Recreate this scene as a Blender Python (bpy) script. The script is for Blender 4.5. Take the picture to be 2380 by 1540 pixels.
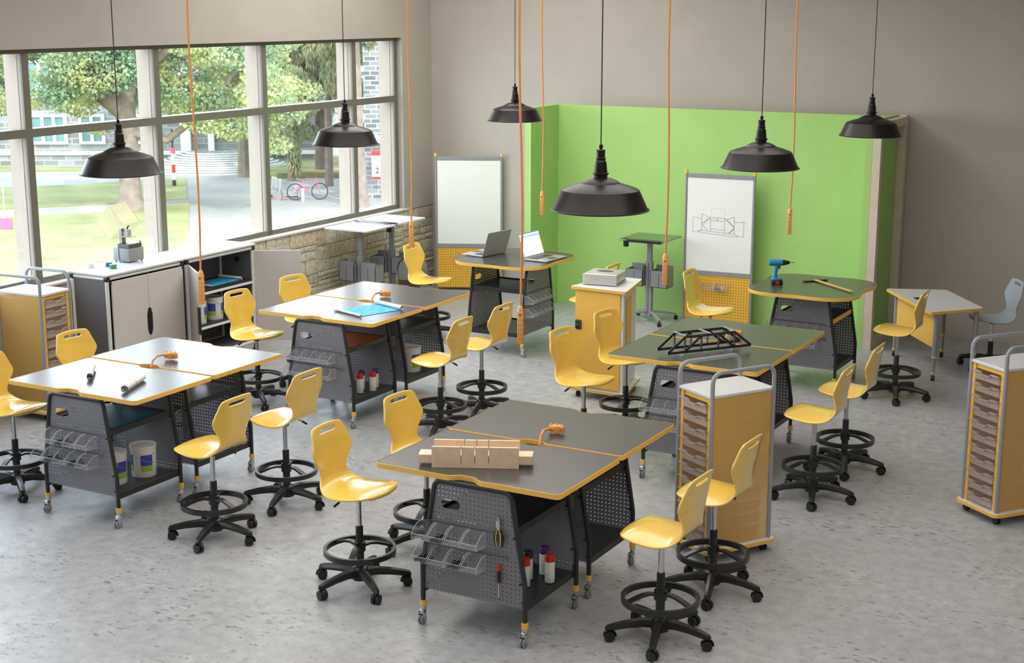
import bpy, bmesh, math, random
import numpy as np
from mathutils import Vector, Matrix
R = math.radians
random.seed(7)
for o in list(bpy.data.objects): bpy.data.objects.remove(o, do_unlink=True)
SC = bpy.context.scene
COL = SC.collection

# ------------------------------------------------------------------ camera
cam = bpy.data.cameras.new('camera'); camo = bpy.data.objects.new('camera', cam); COL.objects.link(camo)
cam.sensor_fit = 'HORIZONTAL'; cam.sensor_width = 36; cam.lens = 3410/2380*36; cam.clip_end = 400
camo.location = (0, 0, 4.0); camo.rotation_euler = (R(90-12.4523), 0, R(29.3037))
SC.camera = camo
# ------------------------------------------------------------------ sky, sun, lights, exposure
SC.view_settings.view_transform = 'Standard'; SC.view_settings.look = 'None'
SC.view_settings.gamma = 1; SC.view_settings.use_curve_mapping = False
SC.view_settings.exposure = 0.0
world = bpy.data.worlds.new('sky'); SC.world = world; world.use_nodes = True
wn = world.node_tree; bg = wn.nodes['Background']
tc = wn.nodes.new('ShaderNodeTexCoord'); sep = wn.nodes.new('ShaderNodeSeparateXYZ'); mr = wn.nodes.new('ShaderNodeMapRange')
ramp = wn.nodes.new('ShaderNodeValToRGB')
wn.links.new(tc.outputs['Generated'], sep.inputs[0]); wn.links.new(sep.outputs['Z'], ramp.inputs[0])
ramp.color_ramp.elements[0].color = (0.92, 0.96, 1.0, 1); ramp.color_ramp.elements[1].color = (0.55, 0.72, 1.0, 1)
wn.links.new(ramp.outputs[0], bg.inputs[0]); bg.inputs[1].default_value = 7.5
def light(name, kind, loc, rot, energy, color, **kw):
    l = bpy.data.lights.new(name, kind); l.energy = energy; l.color = color
    for k, v in kw.items(): setattr(l, k, v)
    o = bpy.data.objects.new(name, l); COL.objects.link(o); o.location = loc; o.rotation_euler = rot
    return o
light('sun', 'SUN', (0, 0, 20), (0, 0, 0), 4.5, (1.0, 0.95, 0.86), angle=R(1.5)).rotation_euler = Vector((-0.62, 0.35, -0.72)).to_track_quat('-Z', 'Y').to_euler()
# sky portal filling the window band (guides the sky light, emits nothing itself)
wp = light('window_portal', 'AREA', (-11.95, 9.4, 2.39), (0, R(-90), 0), 1, (1, 1, 1), shape='RECTANGLE', size=2.4, size_y=16.2)
wp.data.cycles.is_portal = True
# soft overhead area lights, added to fill the room; no fittings behind them
light('ceiling_fill', 'AREA', (-6.5, 10.0, 5.5), (0, 0, 0), 330, (1.0, 0.965, 0.93), shape='RECTANGLE', size=6, size_y=10, spread=R(165))
light('ceiling_fill', 'AREA', (-9.3, 14.9, 5.5), (0, 0, 0), 190, (1.0, 0.965, 0.92), shape='RECTANGLE', size=3.2, size_y=3.6)  # added to brighten the far-left end and back wall
light('ceiling_fill', 'AREA', (-1.0, 5.0, 5.5), (0, 0, 0), 230, (1.0, 0.965, 0.93), shape='RECTANGLE', size=5, size_y=9, spread=R(165))

# ------------------------------------------------------------------ materials
def newmat(name):
    m = bpy.data.materials.new(name); m.use_nodes = True
    return m, m.node_tree.nodes, m.node_tree.links
def srgb(r, g, b):
    f = lambda c: (c/255/12.92) if c/255 <= .04045 else ((c/255+.055)/1.055)**2.4
    return (f(r), f(g), f(b), 1)
def mat(name, col, rough=.5, metal=0, spec=.5, noise=0, nscale=30, bump=0, bscale=200, coat=0, emit=0, rand=0):
    m, N, L = newmat(name); p = N['Principled BSDF']
    p.inputs['Base Color'].default_value = col; p.inputs['Roughness'].default_value = rough
    p.inputs['Metallic'].default_value = metal; p.inputs['Specular IOR Level'].default_value = spec
    p.inputs['Coat Weight'].default_value = coat; p.inputs['Coat Roughness'].default_value = .1
    if emit: p.inputs['Emission Color'].default_value = col; p.inputs['Emission Strength'].default_value = emit
    t = N.new('ShaderNodeTexCoord')
    if noise or rand:
        n = N.new('ShaderNodeTexNoise'); n.inputs['Scale'].default_value = nscale; n.inputs['Detail'].default_value = 4
        L.new(t.outputs['Object'], n.inputs['Vector'])
        h = N.new('ShaderNodeHueSaturation'); h.inputs['Color'].default_value = col
        r = N.new('ShaderNodeMapRange'); L.new(n.outputs['Fac'], r.inputs['Value'])
        r.inputs['From Min'].default_value = .3; r.inputs['From Max'].default_value = .7
        r.inputs['To Min'].default_value = 1-noise; r.inputs['To Max'].default_value = 1+noise
        out = r.outputs[0]
        if rand:
            oi = N.new('ShaderNodeObjectInfo'); r2 = N.new('ShaderNodeMapRange'); L.new(oi.outputs['Random'], r2.inputs['Value'])
            r2.inputs['To Min'].default_value = 1-rand; r2.inputs['To Max'].default_value = 1+rand
            mu = N.new('ShaderNodeMath'); mu.operation = 'MULTIPLY'; L.new(out, mu.inputs[0]); L.new(r2.outputs[0], mu.inputs[1]); out = mu.outputs[0]
        L.new(out, h.inputs['Value']); L.new(h.outputs[0], p.inputs['Base Color'])
    if bump:
        n2 = N.new('ShaderNodeTexNoise'); n2.inputs['Scale'].default_value = bscale; n2.inputs['Detail'].default_value = 5
        L.new(t.outputs['Object'], n2.inputs['Vector'])
        b = N.new('ShaderNodeBump'); b.inputs['Strength'].default_value = bump; b.inputs['Distance'].default_value = .01
        L.new(n2.outputs['Fac'], b.inputs['Height']); L.new(b.outputs[0], p.inputs['Normal'])
    return m
M = {}
M['plaster'] = mat('plaster', srgb(182, 174, 165), .85, noise=.03, nscale=2, bump=.15, bscale=120)
M['ceiling'] = mat('ceiling_paint', srgb(225, 222, 215), .9, noise=.02, nscale=3)
M['white_paint'] = mat('white_paint', srgb(222, 220, 216), .6, noise=.03, nscale=8, bump=.1, bscale=80)
M['yellow'] = mat('yellow_plastic', srgb(244, 202, 90), .2, noise=.02, nscale=5, spec=.6, coat=.7)
M['yellow_edge'] = mat('yellow_edge', srgb(238, 188, 88), .35, noise=.03, nscale=20)
M['yellow_panel'] = mat('yellow_panel', srgb(240, 188, 84), .45, noise=.03, nscale=6)
M['dark_top'] = mat('dark_laminate', srgb(72, 70, 68), .27, noise=.06, nscale=260, spec=.9)
M['black'] = mat('black_plastic', (.018, .018, .018, 1), .32, noise=.1, nscale=30)
M['black_metal'] = mat('black_metal', (.022, .022, .022, 1), .38, noise=.08, nscale=30)
M['rubber'] = mat('rubber', (.014, .014, .015, 1), .5, noise=.1, nscale=60)
M['chrome'] = mat('chrome', (.62, .62, .63, 1), .18, metal=1, noise=.03, nscale=40)
M['grey_metal'] = mat('grey_metal', srgb(150, 150, 155), .38, noise=.03, nscale=20)
M['grey_plastic'] = mat('grey_plastic', srgb(140, 140, 144), .5, noise=.03, nscale=20)
M['mid_grey'] = mat('mid_grey_panel', srgb(104, 103, 108), .5, noise=.04, nscale=10)
M['white_metal'] = mat('white_metal', srgb(226, 225, 222), .35, noise=.02, nscale=10)
M['white_top'] = mat('white_laminate', srgb(214, 215, 216), .3, noise=.02, nscale=80)
M['door_white'] = mat('door_white', srgb(205, 198, 192), .5, noise=.02, nscale=6)
M['lamp'] = mat('lamp_enamel', srgb(24, 19, 16), .34, noise=.05, nscale=10, spec=.35)
M['lamp_in'] = mat('lamp_inner', srgb(205, 200, 190), .5, noise=.03, nscale=10)
M['orange'] = mat('orange_plastic', srgb(238, 166, 92), .4, noise=.05, nscale=30)
M['orange_cord'] = mat('orange_cord', srgb(224, 150, 86), .45, noise=.05, nscale=30)
M['green'] = mat('green_paint', srgb(168, 210, 122), .62, noise=.025, nscale=3, bump=.05, bscale=60)
M['stud'] = mat('primed_timber', srgb(214, 198, 182), .6, noise=.05, nscale=12)
M['board_white'] = mat('whiteboard', srgb(246, 247, 245), .25, noise=.01, nscale=3)
M['ink'] = mat('grey_marker', srgb(110, 110, 112), .6, noise=.15, nscale=40)
M['wood'] = mat('pale_wood', srgb(226, 200, 170), .5, noise=.08, nscale=14)
M['wood_orange'] = mat('ruler_wood', srgb(226, 170, 96), .45, noise=.06, nscale=20)
M['red'] = mat('red_plastic', srgb(196, 40, 36), .35, noise=.05, nscale=20)
M['purple'] = mat('purple_plastic', srgb(70, 40, 120), .35, noise=.05, nscale=20)
M['can_white'] = mat('can_white', srgb(222, 220, 216), .3, noise=.03, nscale=20)
M['blue_label'] = mat('blue_label', srgb(60, 70, 170), .5, noise=.1, nscale=30)
M['lime_label'] = mat('lime_label', srgb(150, 185, 70), .5, noise=.1, nscale=30)
M['blue_tool'] = mat('blue_plastic', srgb(36, 140, 185), .35, noise=.05, nscale=20)
M['blue_tape'] = mat('blue_tape', srgb(70, 100, 165), .4, noise=.05, nscale=20)
M['green_tape'] = mat('green_tape', srgb(60, 140, 85), .4, noise=.05, nscale=20)
M['paper'] = mat('paper', srgb(228, 226, 222), .7, noise=.03, nscale=20)
M['blue_sheet'] = mat('blue_sheet', srgb(28, 120, 150), .5, noise=.06, nscale=10)
M['orange_sheet'] = mat('orange_sheet', srgb(226, 110, 50), .5, noise=.06, nscale=10)
M['silver'] = mat('silver_plastic', srgb(190, 188, 184), .35, metal=.3, noise=.03, nscale=20)
M['dark_grey'] = mat('dark_grey_plastic', srgb(78, 76, 74), .4, noise=.05, nscale=20)
M['brown'] = mat('brown_leather', srgb(90, 52, 44), .6, noise=.08, nscale=20)
M['bag'] = mat('grey_fabric', srgb(128, 130, 128), .8, noise=.06, nscale=60, bump=.2, bscale=400)
M['grey_shell'] = mat('grey_shell', srgb(158, 166, 175), .32, noise=.02, nscale=6)
M['screen'] = mat('laptop_screen', (.85, .9, .93, 1), .4, emit=.75)
M['screen_blue'] = mat('screen_banner', (.35, .72, .86, 1), .4, emit=.6)
M['mullion_in'] = mat('bronze_frame', srgb(112, 110, 98), .5, noise=.04, nscale=10)
M['mullion_out'] = mat('cream_frame', srgb(162, 149, 135), .5, noise=.02, nscale=6)
M['ext_white'] = mat('exterior_sill', srgb(240, 240, 240), .6, noise=.02, nscale=6)
M['bark'] = mat('bark', srgb(118, 104, 93), .9, noise=.25, nscale=3, bump=.6, bscale=8)
M['lawn'] = mat('lawn', srgb(122, 122, 76), .9, noise=.26, nscale=.55)
M['paving'] = mat('paving', srgb(136, 131, 124), .9, noise=.16, nscale=.4)
M['earth'] = mat('mulch', srgb(176, 150, 120), .9, noise=.2, nscale=1)
M['far_glass'] = mat('far_window_glass', srgb(96, 128, 128), .1, noise=.2, nscale=1)
M['far_trim'] = mat('far_stone_trim', srgb(222, 220, 212), .8, noise=.04, nscale=2)
M['pink'] = mat('pink_paint', srgb(214, 90, 120), .4, noise=.05, nscale=10)
M['knurl'] = mat('black_screws', (.012, .012, .012, 1), .35, noise=.2, nscale=100)

def foliage_mat(name, col, col2):
    m, N, L = newmat(name); p = N['Principled BSDF']
    t = N.new('ShaderNodeTexCoord'); n = N.new('ShaderNodeTexNoise'); n.inputs['Scale'].default_value = .6; n.inputs['Detail'].default_value = 6
    L.new(t.outputs['Object'], n.inputs['Vector'])
    r = N.new('ShaderNodeValToRGB'); r.color_ramp.elements[0].position = .38; r.color_ramp.elements[1].position = .62
    r.color_ramp.elements[0].color = col; r.color_ramp.elements[1].color = col2
    L.new(n.outputs['Fac'], r.inputs[0]); L.new(r.outputs[0], p.inputs['Base Color']); p.inputs['Roughness'].default_value = .6
    tr = N.new('ShaderNodeBsdfTranslucent'); L.new(r.outputs[0], tr.inputs['Color'])
    mx = N.new('ShaderNodeMixShader'); mx.inputs[0].default_value = .45
    L.new(p.outputs[0], mx.inputs[1]); L.new(tr.outputs[0], mx.inputs[2]); L.new(mx.outputs[0], N['Material Output'].inputs[0])
    return m
M['maple'] = foliage_mat('maple_leaves', srgb(124, 150, 122), srgb(190, 192, 130))
M['conifer'] = foliage_mat('conifer_needles', srgb(126, 140, 104), srgb(178, 174, 130))
M['ivy'] = foliage_mat('ivy_leaves', srgb(60, 100, 60), srgb(88, 122, 70))

def concrete():
    m, N, L = newmat('polished_concrete'); p = N['Principled BSDF']
    t = N.new('ShaderNodeTexCoord')
    mp = N.new('ShaderNodeMapping'); mp.inputs['Rotation'].default_value = (0, 0, R(-29)); mp.inputs['Scale'].default_value = (.42, 1, 1); L.new(t.outputs['Object'], mp.inputs[0])
    def noise(s, d, vec=None, rough=.5):
        n = N.new('ShaderNodeTexNoise'); n.inputs['Scale'].default_value = s; n.inputs['Detail'].default_value = d; n.inputs['Roughness'].default_value = rough
        L.new(vec or t.outputs['Object'], n.inputs['Vector']); return n.outputs['Fac']
    def rng_(v, a, b, c, d):
        r = N.new('ShaderNodeMapRange'); L.new(v, r.inputs[0])
        for k, x in zip(('From Min', 'From Max', 'To Min', 'To Max'), (a, b, c, d)): r.inputs[k].default_value = x
        return r.outputs[0]
    def mul(a, b):
        n = N.new('ShaderNodeMath'); n.operation = 'MULTIPLY'; L.new(a, n.inputs[0]); L.new(b, n.inputs[1]); return n.outputs[0]
    big = rng_(noise(.8, 3), .3, .7, .92, 1.06)
    mid = rng_(noise(9, 6, None, .65), .3, .7, .80, 1.14)
    fine = rng_(noise(70, 5, None, .7), .25, .75, .84, 1.12)
    fl = noise(30, 4, mp.outputs[0], .6); cl = rng_(noise(1.6, 4), .38, .62, -.05, .035)
    ad = N.new('ShaderNodeMath'); ad.operation = 'ADD'; L.new(fl, ad.inputs[0]); L.new(cl, ad.inputs[1])
    fleck = rng_(ad.outputs[0], .585, .67, 1, .5)
    v = mul(mul(mul(big, mid), fine), fleck)
    h = N.new('ShaderNodeHueSaturation'); h.inputs['Color'].default_value = srgb(172, 172, 173); L.new(v, h.inputs['Value']); L.new(h.outputs[0], p.inputs['Base Color'])
    L.new(rng_(noise(5, 5), .3, .7, .28, .46), p.inputs['Roughness'])
    bp = N.new('ShaderNodeBump'); bp.inputs['Strength'].default_value = .10; bp.inputs['Distance'].default_value = .003
    L.new(fl, bp.inputs['Height']); L.new(bp.outputs[0], p.inputs['Normal'])
    return m
M['concrete'] = concrete()

def peg(name, col, rough, pitch=.03, rad=.125, pill=None, axes=('X', 'Z'), band=None):
    """sheet metal with real see-through perforations"""
    m, N, L = newmat(name); p = N['Principled BSDF']; p.inputs['Base Color'].default_value = col; p.inputs['Roughness'].default_value = rough
    t = N.new('ShaderNodeTexCoord'); s = N.new('ShaderNodeSeparateXYZ'); L.new(t.outputs['Object'], s.inputs[0])
    def math_(op, a, b=None):
        n = N.new('ShaderNodeMath'); n.operation = op
        for i, v in enumerate((a, b)):
            if v is None: continue
            if isinstance(v, (int, float)): n.inputs[i].default_value = v
            else: L.new(v, n.inputs[i])
        return n.outputs[0]
    X = s.outputs[axes[0]]; Z = s.outputs[axes[1]]
    fx = math_('SUBTRACT', math_('FRACT', math_('ADD', math_('DIVIDE', X, pitch), 100)), .5)
    fz = math_('SUBTRACT', math_('FRACT', math_('ADD', math_('DIVIDE', Z, pitch), 100)), .5)
    d = math_('SQRT', math_('ADD', math_('MULTIPLY', fx, fx), math_('MULTIPLY', fz, fz)))
    hole = math_('LESS_THAN', d, rad)
    if band:
        for (z0, z1) in band:
            inb = math_('MULTIPLY', math_('GREATER_THAN', Z, z0), math_('LESS_THAN', Z, z1))
            hole = math_('MULTIPLY', hole, math_('SUBTRACT', 1, inb))
    if pill:
        px, pz, hw, rr = pill
        dx = math_('MAXIMUM', math_('SUBTRACT', math_('ABSOLUTE', math_('SUBTRACT', X, px)), hw), 0)
        dz = math_('SUBTRACT', Z, pz)
        dp = math_('SQRT', math_('ADD', math_('MULTIPLY', dx, dx), math_('MULTIPLY', dz, dz)))
        hole = math_('MULTIPLY', hole, math_('GREATER_THAN', dp, rr+.012))
        hole = math_('MAXIMUM', hole, math_('LESS_THAN', dp, rr))
    tr = N.new('ShaderNodeBsdfTransparent'); mx = N.new('ShaderNodeMixShader')
    L.new(hole, mx.inputs[0]); L.new(p.outputs[0], mx.inputs[1]); L.new(tr.outputs[0], mx.inputs[2]); L.new(mx.outputs[0], N['Material Output'].inputs[0])
    return m
M['peg'] = peg('perforated_grey_steel', srgb(120, 119, 124), .42, pill=(-.165, .865, .04, .031), band=[(.69, .75)])
M['peg_yellow'] = peg('perforated_yellow_board', srgb(238, 184, 66), .45, pitch=.036, rad=.145)

def schlick(N, L):
    lw = N.new('ShaderNodeLayerWeight'); lw.inputs['Blend'].default_value = .5
    p = N.new('ShaderNodeMath'); p.operation = 'POWER'; p.inputs[1].default_value = 5; L.new(lw.outputs['Facing'], p.inputs[0])
    a = N.new('ShaderNodeMath'); a.operation = 'MULTIPLY_ADD'; a.inputs[1].default_value = .9; a.inputs[2].default_value = .04; L.new(p.outputs[0], a.inputs[0])
    return a.outputs[0]
def clear(name, tint, alpha, rough=.08):
    """thin clear sheet plastic or glass"""
    m, N, L = newmat(name); p = N['Principled BSDF']; p.inputs['Base Color'].default_value = tint; p.inputs['Roughness'].default_value = rough
    tr = N.new('ShaderNodeBsdfTransparent'); tr.inputs[0].default_value = (.97, .97, .97, 1); mx = N.new('ShaderNodeMixShader')
    lw = schlick(N, L)
    ad = N.new('ShaderNodeMath'); ad.operation = 'ADD'; ad.use_clamp = True; ad.inputs[1].default_value = alpha
    L.new(lw, ad.inputs[0]); L.new(ad.outputs[0], mx.inputs[0])
    L.new(tr.outputs[0], mx.inputs[1]); L.new(p.outputs[0], mx.inputs[2]); L.new(mx.outputs[0], N['Material Output'].inputs[0])
    return m
M['bin_clear'] = clear('clear_plastic', srgb(190, 192, 196), .10, .06)
M['bin_edge'] = clear('clear_plastic_rim', srgb(220, 222, 226), .5, .1)
M['tray_clear'] = clear('frosted_tray_plastic', srgb(226, 208, 194), .42, .25)
M['yellow_clear'] = clear('translucent_yellow_panel', srgb(236, 190, 108), .5, .35)
M['tray_lip'] = clear('tray_lip_plastic', srgb(176, 168, 164), .6, .2)
M['amber_clear'] = clear('amber_acrylic', srgb(240, 232, 186), .24, .1)
M['desk_glass'] = clear('tinted_desk_glass', srgb(80, 100, 70), .55, .08)
def pane():
    m, N, L = newmat('window_glass'); N.remove(N['Principled BSDF'])
    tr = N.new('ShaderNodeBsdfTransparent'); tr.inputs[0].default_value = (.96, .98, .97, 1)
    gl = N.new('ShaderNodeBsdfGlossy'); gl.inputs['Roughness'].default_value = .02
    mx = N.new('ShaderNodeMixShader'); L.new(schlick(N, L), mx.inputs[0]); L.new(tr.outputs[0], mx.inputs[1]); L.new(gl.outputs[0], mx.inputs[2])
    L.new(mx.outputs[0], N['Material Output'].inputs[0]); return m
M['glass'] = pane()

def stone(name, cols):
    m, N, L = newmat(name); p = N['Principled BSDF']; p.inputs['Roughness'].default_value = .85
    oi = N.new('ShaderNodeObjectInfo'); r = N.new('ShaderNodeValToRGB'); r.color_ramp.interpolation = 'LINEAR'
    e = r.color_ramp.elements; e[0].color = cols[0]; e[1].color = cols[-1]
    for i, c in enumerate(cols[1:-1]): k = e.new((i+1)/(len(cols)-1)); k.color = c
    L.new(oi.outputs['Random'], r.inputs[0])
    t = N.new('ShaderNodeTexCoord'); n = N.new('ShaderNodeTexNoise'); n.inputs['Scale'].default_value = 22; n.inputs['Detail'].default_value = 8
    L.new(t.outputs['Object'], n.inputs['Vector'])
    mr = N.new('ShaderNodeMapRange'); mr.inputs['From Min'].default_value = .3; mr.inputs['From Max'].default_value = .7; mr.inputs['To Min'].default_value = .72; mr.inputs['To Max'].default_value = 1.25
    L.new(n.outputs['Fac'], mr.inputs[0])
    h = N.new('ShaderNodeHueSaturation'); L.new(r.outputs[0], h.inputs['Color']); L.new(mr.outputs[0], h.inputs['Value']); L.new(h.outputs[0], p.inputs['Base Color'])
    b = N.new('ShaderNodeBump'); b.inputs['Strength'].default_value = .9; b.inputs['Distance'].default_value = .012; L.new(n.outputs['Fac'], b.inputs['Height']); L.new(b.outputs[0], p.inputs['Normal'])
    return m
M['stone'] = stone('split_stone', [srgb(190, 180, 160), srgb(208, 198, 178), srgb(204, 184, 156), srgb(182, 174, 156), srgb(212, 204, 186), srgb(206, 190, 162)])
M['mortar'] = mat('mortar', srgb(128, 118, 102), .95, noise=.1, nscale=20)
def farbrick(name, c1, c2, mortar, w, h):
    m, N, L = newmat(name); p = N['Principled BSDF']; p.inputs['Roughness'].default_value = .9
    t = N.new('ShaderNodeTexCoord'); mp = N.new('ShaderNodeMapping'); mp.inputs['Rotation'].default_value = (R(90), 0, 0)
    L.new(t.outputs['Object'], mp.inputs[0])
    b = N.new('ShaderNodeTexBrick'); b.inputs['Color1'].default_value = c1; b.inputs['Color2'].default_value = c2; b.inputs['Mortar'].default_value = mortar
    b.inputs['Scale'].default_value = 1; b.inputs['Brick Width'].default_value = w; b.inputs['Row Height'].default_value = h; b.inputs['Mortar Size'].default_value = .03
    L.new(mp.outputs[0], b.inputs['Vector']); L.new(b.outputs[0], p.inputs['Base Color']); return m
M['far_stone'] = farbrick('far_grey_stone', srgb(140, 140, 138), srgb(104, 104, 103), srgb(150, 148, 145), .75, .28)
M['far_brick'] = farbrick('grey_brick', srgb(84, 88, 90), srgb(132, 134, 132), srgb(150, 150, 147), .5, .2)
def blueprint_mat():
    m, N, L = newmat('blueprint_sheet'); p = N['Principled BSDF']; p.inputs['Roughness'].default_value = .6
    t = N.new('ShaderNodeTexCoord'); b = N.new('ShaderNodeTexBrick'); b.inputs['Scale'].default_value = 14
    b.inputs['Color1'].default_value = srgb(20, 160, 225); b.inputs['Color2'].default_value = srgb(30, 155, 215); b.inputs['Mortar'].default_value = srgb(150, 222, 245); b.inputs['Mortar Size'].default_value = .03
    n = N.new('ShaderNodeTexNoise'); n.inputs['Scale'].default_value = 14; L.new(t.outputs['Object'], n.inputs['Vector'])
    mx = N.new('ShaderNodeMix'); mx.data_type = 'RGBA'; L.new(t.outputs['Object'], b.inputs['Vector'])
    r = N.new('ShaderNodeMapRange'); r.inputs['From Min'].default_value = .45; r.inputs['From Max'].default_value = .55; L.new(n.outputs['Fac'], r.inputs[0])
    L.new(r.outputs[0], mx.inputs[0]); mx.inputs[6].default_value = srgb(30, 168, 230); L.new(b.outputs[0], mx.inputs[7]); L.new(mx.outputs[2], p.inputs['Base Color'])
    return m
M['blueprint'] = blueprint_mat()

# ------------------------------------------------------------------ mesh helpers
class MB:
    def __init__(s): s.b = bmesh.new(); s.T = Matrix.Identity(4); s.mats = []; s.cur = 0
    def use(s, name):
        if name not in s.mats: s.mats.append(name)
        s.cur = s.mats.index(name); return s
    def _fin(s, verts, M4=None):
        mt = s.T @ M4 if M4 is not None else s.T
        bmesh.ops.transform(s.b, matrix=mt, verts=verts)
        for f in {f for v in verts for f in v.link_faces}: f.material_index = s.cur
    def box(s, x0, x1, y0, y1, z0, z1, bev=0, seg=1, rot=None):
        r = bmesh.ops.create_cube(s.b, size=1); vs = r['verts']
        bmesh.ops.scale(s.b, vec=(x1-x0, y1-y0, z1-z0), verts=vs)
        if bev:
            g = bmesh.ops.bevel(s.b, geom=list({e for v in vs for e in v.link_edges}), offset=bev, segments=seg, affect='EDGES', profile=.5)
            vs = list({v for f in g['faces'] for v in f.verts} | {v for v in vs if v.is_valid})
            seen = set(vs); st = list(vs)
            while st:
                v = st.pop()
                for e in v.link_edges:
                    w = e.other_vert(v)
                    if w not in seen: seen.add(w); st.append(w)
            vs = list(seen)
        m4 = Matrix.Translation(((x0+x1)/2, (y0+y1)/2, (z0+z1)/2))
        if rot is not None: m4 = m4 @ rot
        s._fin(vs, m4); return s
    def cyl(s, p0, p1, r0, r1=None, n=12, caps=True):
        p0, p1 = Vector(p0), Vector(p1); d = p1-p0; L = d.length
        if r1 is None: r1 = r0
        r = bmesh.ops.create_cone(s.b, cap_ends=caps, segments=n, radius1=r0, radius2=r1, depth=L)
        q = d.to_track_quat('Z', 'Y').to_matrix().to_4x4()
        s._fin(r['verts'], Matrix.Translation((p0+p1)/2) @ q); return s
    def lathe(s, prof, n=24, c=(0, 0, 0), cap0=False, cap1=False):
        rings = []; vs = []
        for (r, z) in prof:
            ring = [s.b.verts.new((c[0]+r*math.cos(2*math.pi*i/n), c[1]+r*math.sin(2*math.pi*i/n), c[2]+z)) for i in range(n)]
            rings.append(ring); vs += ring
        for a, b in zip(rings, rings[1:]):
            for i in range(n): s.b.faces.new((a[i], a[(i+1) % n], b[(i+1) % n], b[i]))
        if cap0: s.b.faces.new(list(reversed(rings[0])))
        if cap1: s.b.faces.new(rings[-1])
        s._fin(vs); return s
    def tube(s, pts, r, n=8, closed=False, rads=None, flat=None):
        """sweep a circle (or a flat w x h section) along a polyline"""
        pts = [Vector(p) for p in pts]; rings = []; vs = []; N_ = len(pts); up0 = None
        for i, p in enumerate(pts):
            if closed: t = (pts[(i+1) % N_]-pts[i-1]).normalized()
            elif i == 0: t = (pts[1]-p).normalized()
            elif i == N_-1: t = (p-pts[-2]).normalized()
            else: t = ((pts[i+1]-p).normalized()+(p-pts[i-1]).normalized()).normalized()
            ref = Vector((0, 0, 1)) if abs(t.z) < .95 else Vector((0, 1, 0))
            if up0 is None: u = t.cross(ref).normalized()
            else:
                u = (up0-t*up0.dot(t)).normalized()
            up0 = u; w = t.cross(u)
            rr = rads[i] if rads else r
            if flat:
                a, b = flat; off = [(-a, -b), (a, -b), (a, b), (-a, b)]
                ring = [s.b.verts.new(p+u*x+w*y) for x, y in off]
            else: ring = [s.b.verts.new(p+(u*math.cos(2*math.pi*k/n)+w*math.sin(2*math.pi*k/n))*rr) for k in range(n)]
            rings.append(ring); vs += ring
        m = len(rings[0]); prs = list(zip(rings, rings[1:]))
        if closed: prs.append((rings[-1], rings[0]))
        for a, b in prs:
            for i in range(m): s.b.faces.new((a[i], a[(i+1) % m], b[(i+1) % m], b[i]))
        if not closed: s.b.faces.new(list(reversed(rings[0]))); s.b.faces.new(rings[-1])
        s._fin(vs); return s
    def prism(s, poly, z0, z1, axis='Z'):
        """extrude a 2D outline; axis Z: (x,y), Y: (x,z), X: (y,z)"""
        def mk(p, h):
            return {'Z': (p[0], p[1], h), 'Y': (p[0], h, p[1]), 'X': (h, p[0], p[1])}[axis]
        a = [s.b.verts.new(mk(p, z0)) for p in poly]; b = [s.b.verts.new(mk(p, z1)) for p in poly]; n = len(poly)
        s.b.faces.new(a); s.b.faces.new(list(reversed(b)))
        for i in range(n): s.b.faces.new((a[i], b[i], b[(i+1) % n], a[(i+1) % n]))
        s._fin(a+b); return s
    def quad(s, *ps):
        vs = [s.b.verts.new(p) for p in ps]; s.b.faces.new(vs); s._fin(vs); return s
    def mesh(s, name, smooth=35):
        if not s.mats: raise Exception('no material')
        bmesh.ops.recalc_face_normals(s.b, faces=s.b.faces)
        me = bpy.data.meshes.new(name); s.b.to_mesh(me); s.b.free()
        for m in s.mats: me.materials.append(M[m])
        if smooth: me.shade_smooth(); me.set_sharp_from_angle(angle=R(smooth))
        return me
    def build(s, name, parent=None, smooth=35, loc=None, rot=None):
        o = bpy.data.objects.new(name, s.mesh(name, smooth)); COL.objects.link(o); o.parent = parent
        if loc: o.location = loc
        if rot: o.rotation_euler = rot
        return o
def mb(m): return MB().use(m)
def tag(o, label=None, cat=None, group=None, kind=None):
    for k, v in (('label', label), ('category', cat), ('group', group), ('kind', kind)):
        if v: o[k] = v
    return o
def empty(name, loc=(0, 0, 0), rz=0, label=None, cat=None, group=None):
    o = bpy.data.objects.new(name, None); COL.objects.link(o); o.location = loc; o.rotation_euler = (0, 0, R(rz)); o.empty_display_size = .05
    return tag(o, label, cat, group)
KIDS = {}
def copy_tree(o, parent=None):
    c = o.copy(); COL.objects.link(c)
    if parent is not None: c.parent = parent
    for ch in list(o.children): copy_tree(ch, c)
    return c
def place(proto, used, loc, rz, label, group=None, cat=None):
    o = proto if not used else copy_tree(proto)
    o.location = loc; o.rotation_euler = (0, 0, R(rz)); o['label'] = label
    if group: o['group'] = group
    if cat: o['category'] = cat
    return o
def roundrect(x0, x1, y0, y1, r, n=5):
    P = []
    for cx, cy, a in ((x1-r, y0+r, -90), (x1-r, y1-r, 0), (x0+r, y1-r, 90), (x0+r, y0+r, 180)):
        for i in range(n+1): t = R(a+90*i/n); P.append((cx+r*math.cos(t), cy+r*math.sin(t)))
    return P
def arc(cx, cz, r, a0, a1, n=6): return [(cx+r*math.cos(R(a0+(a1-a0)*i/n)), cz+r*math.sin(R(a0+(a1-a0)*i/n))) for i in range(n+1)]

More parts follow.
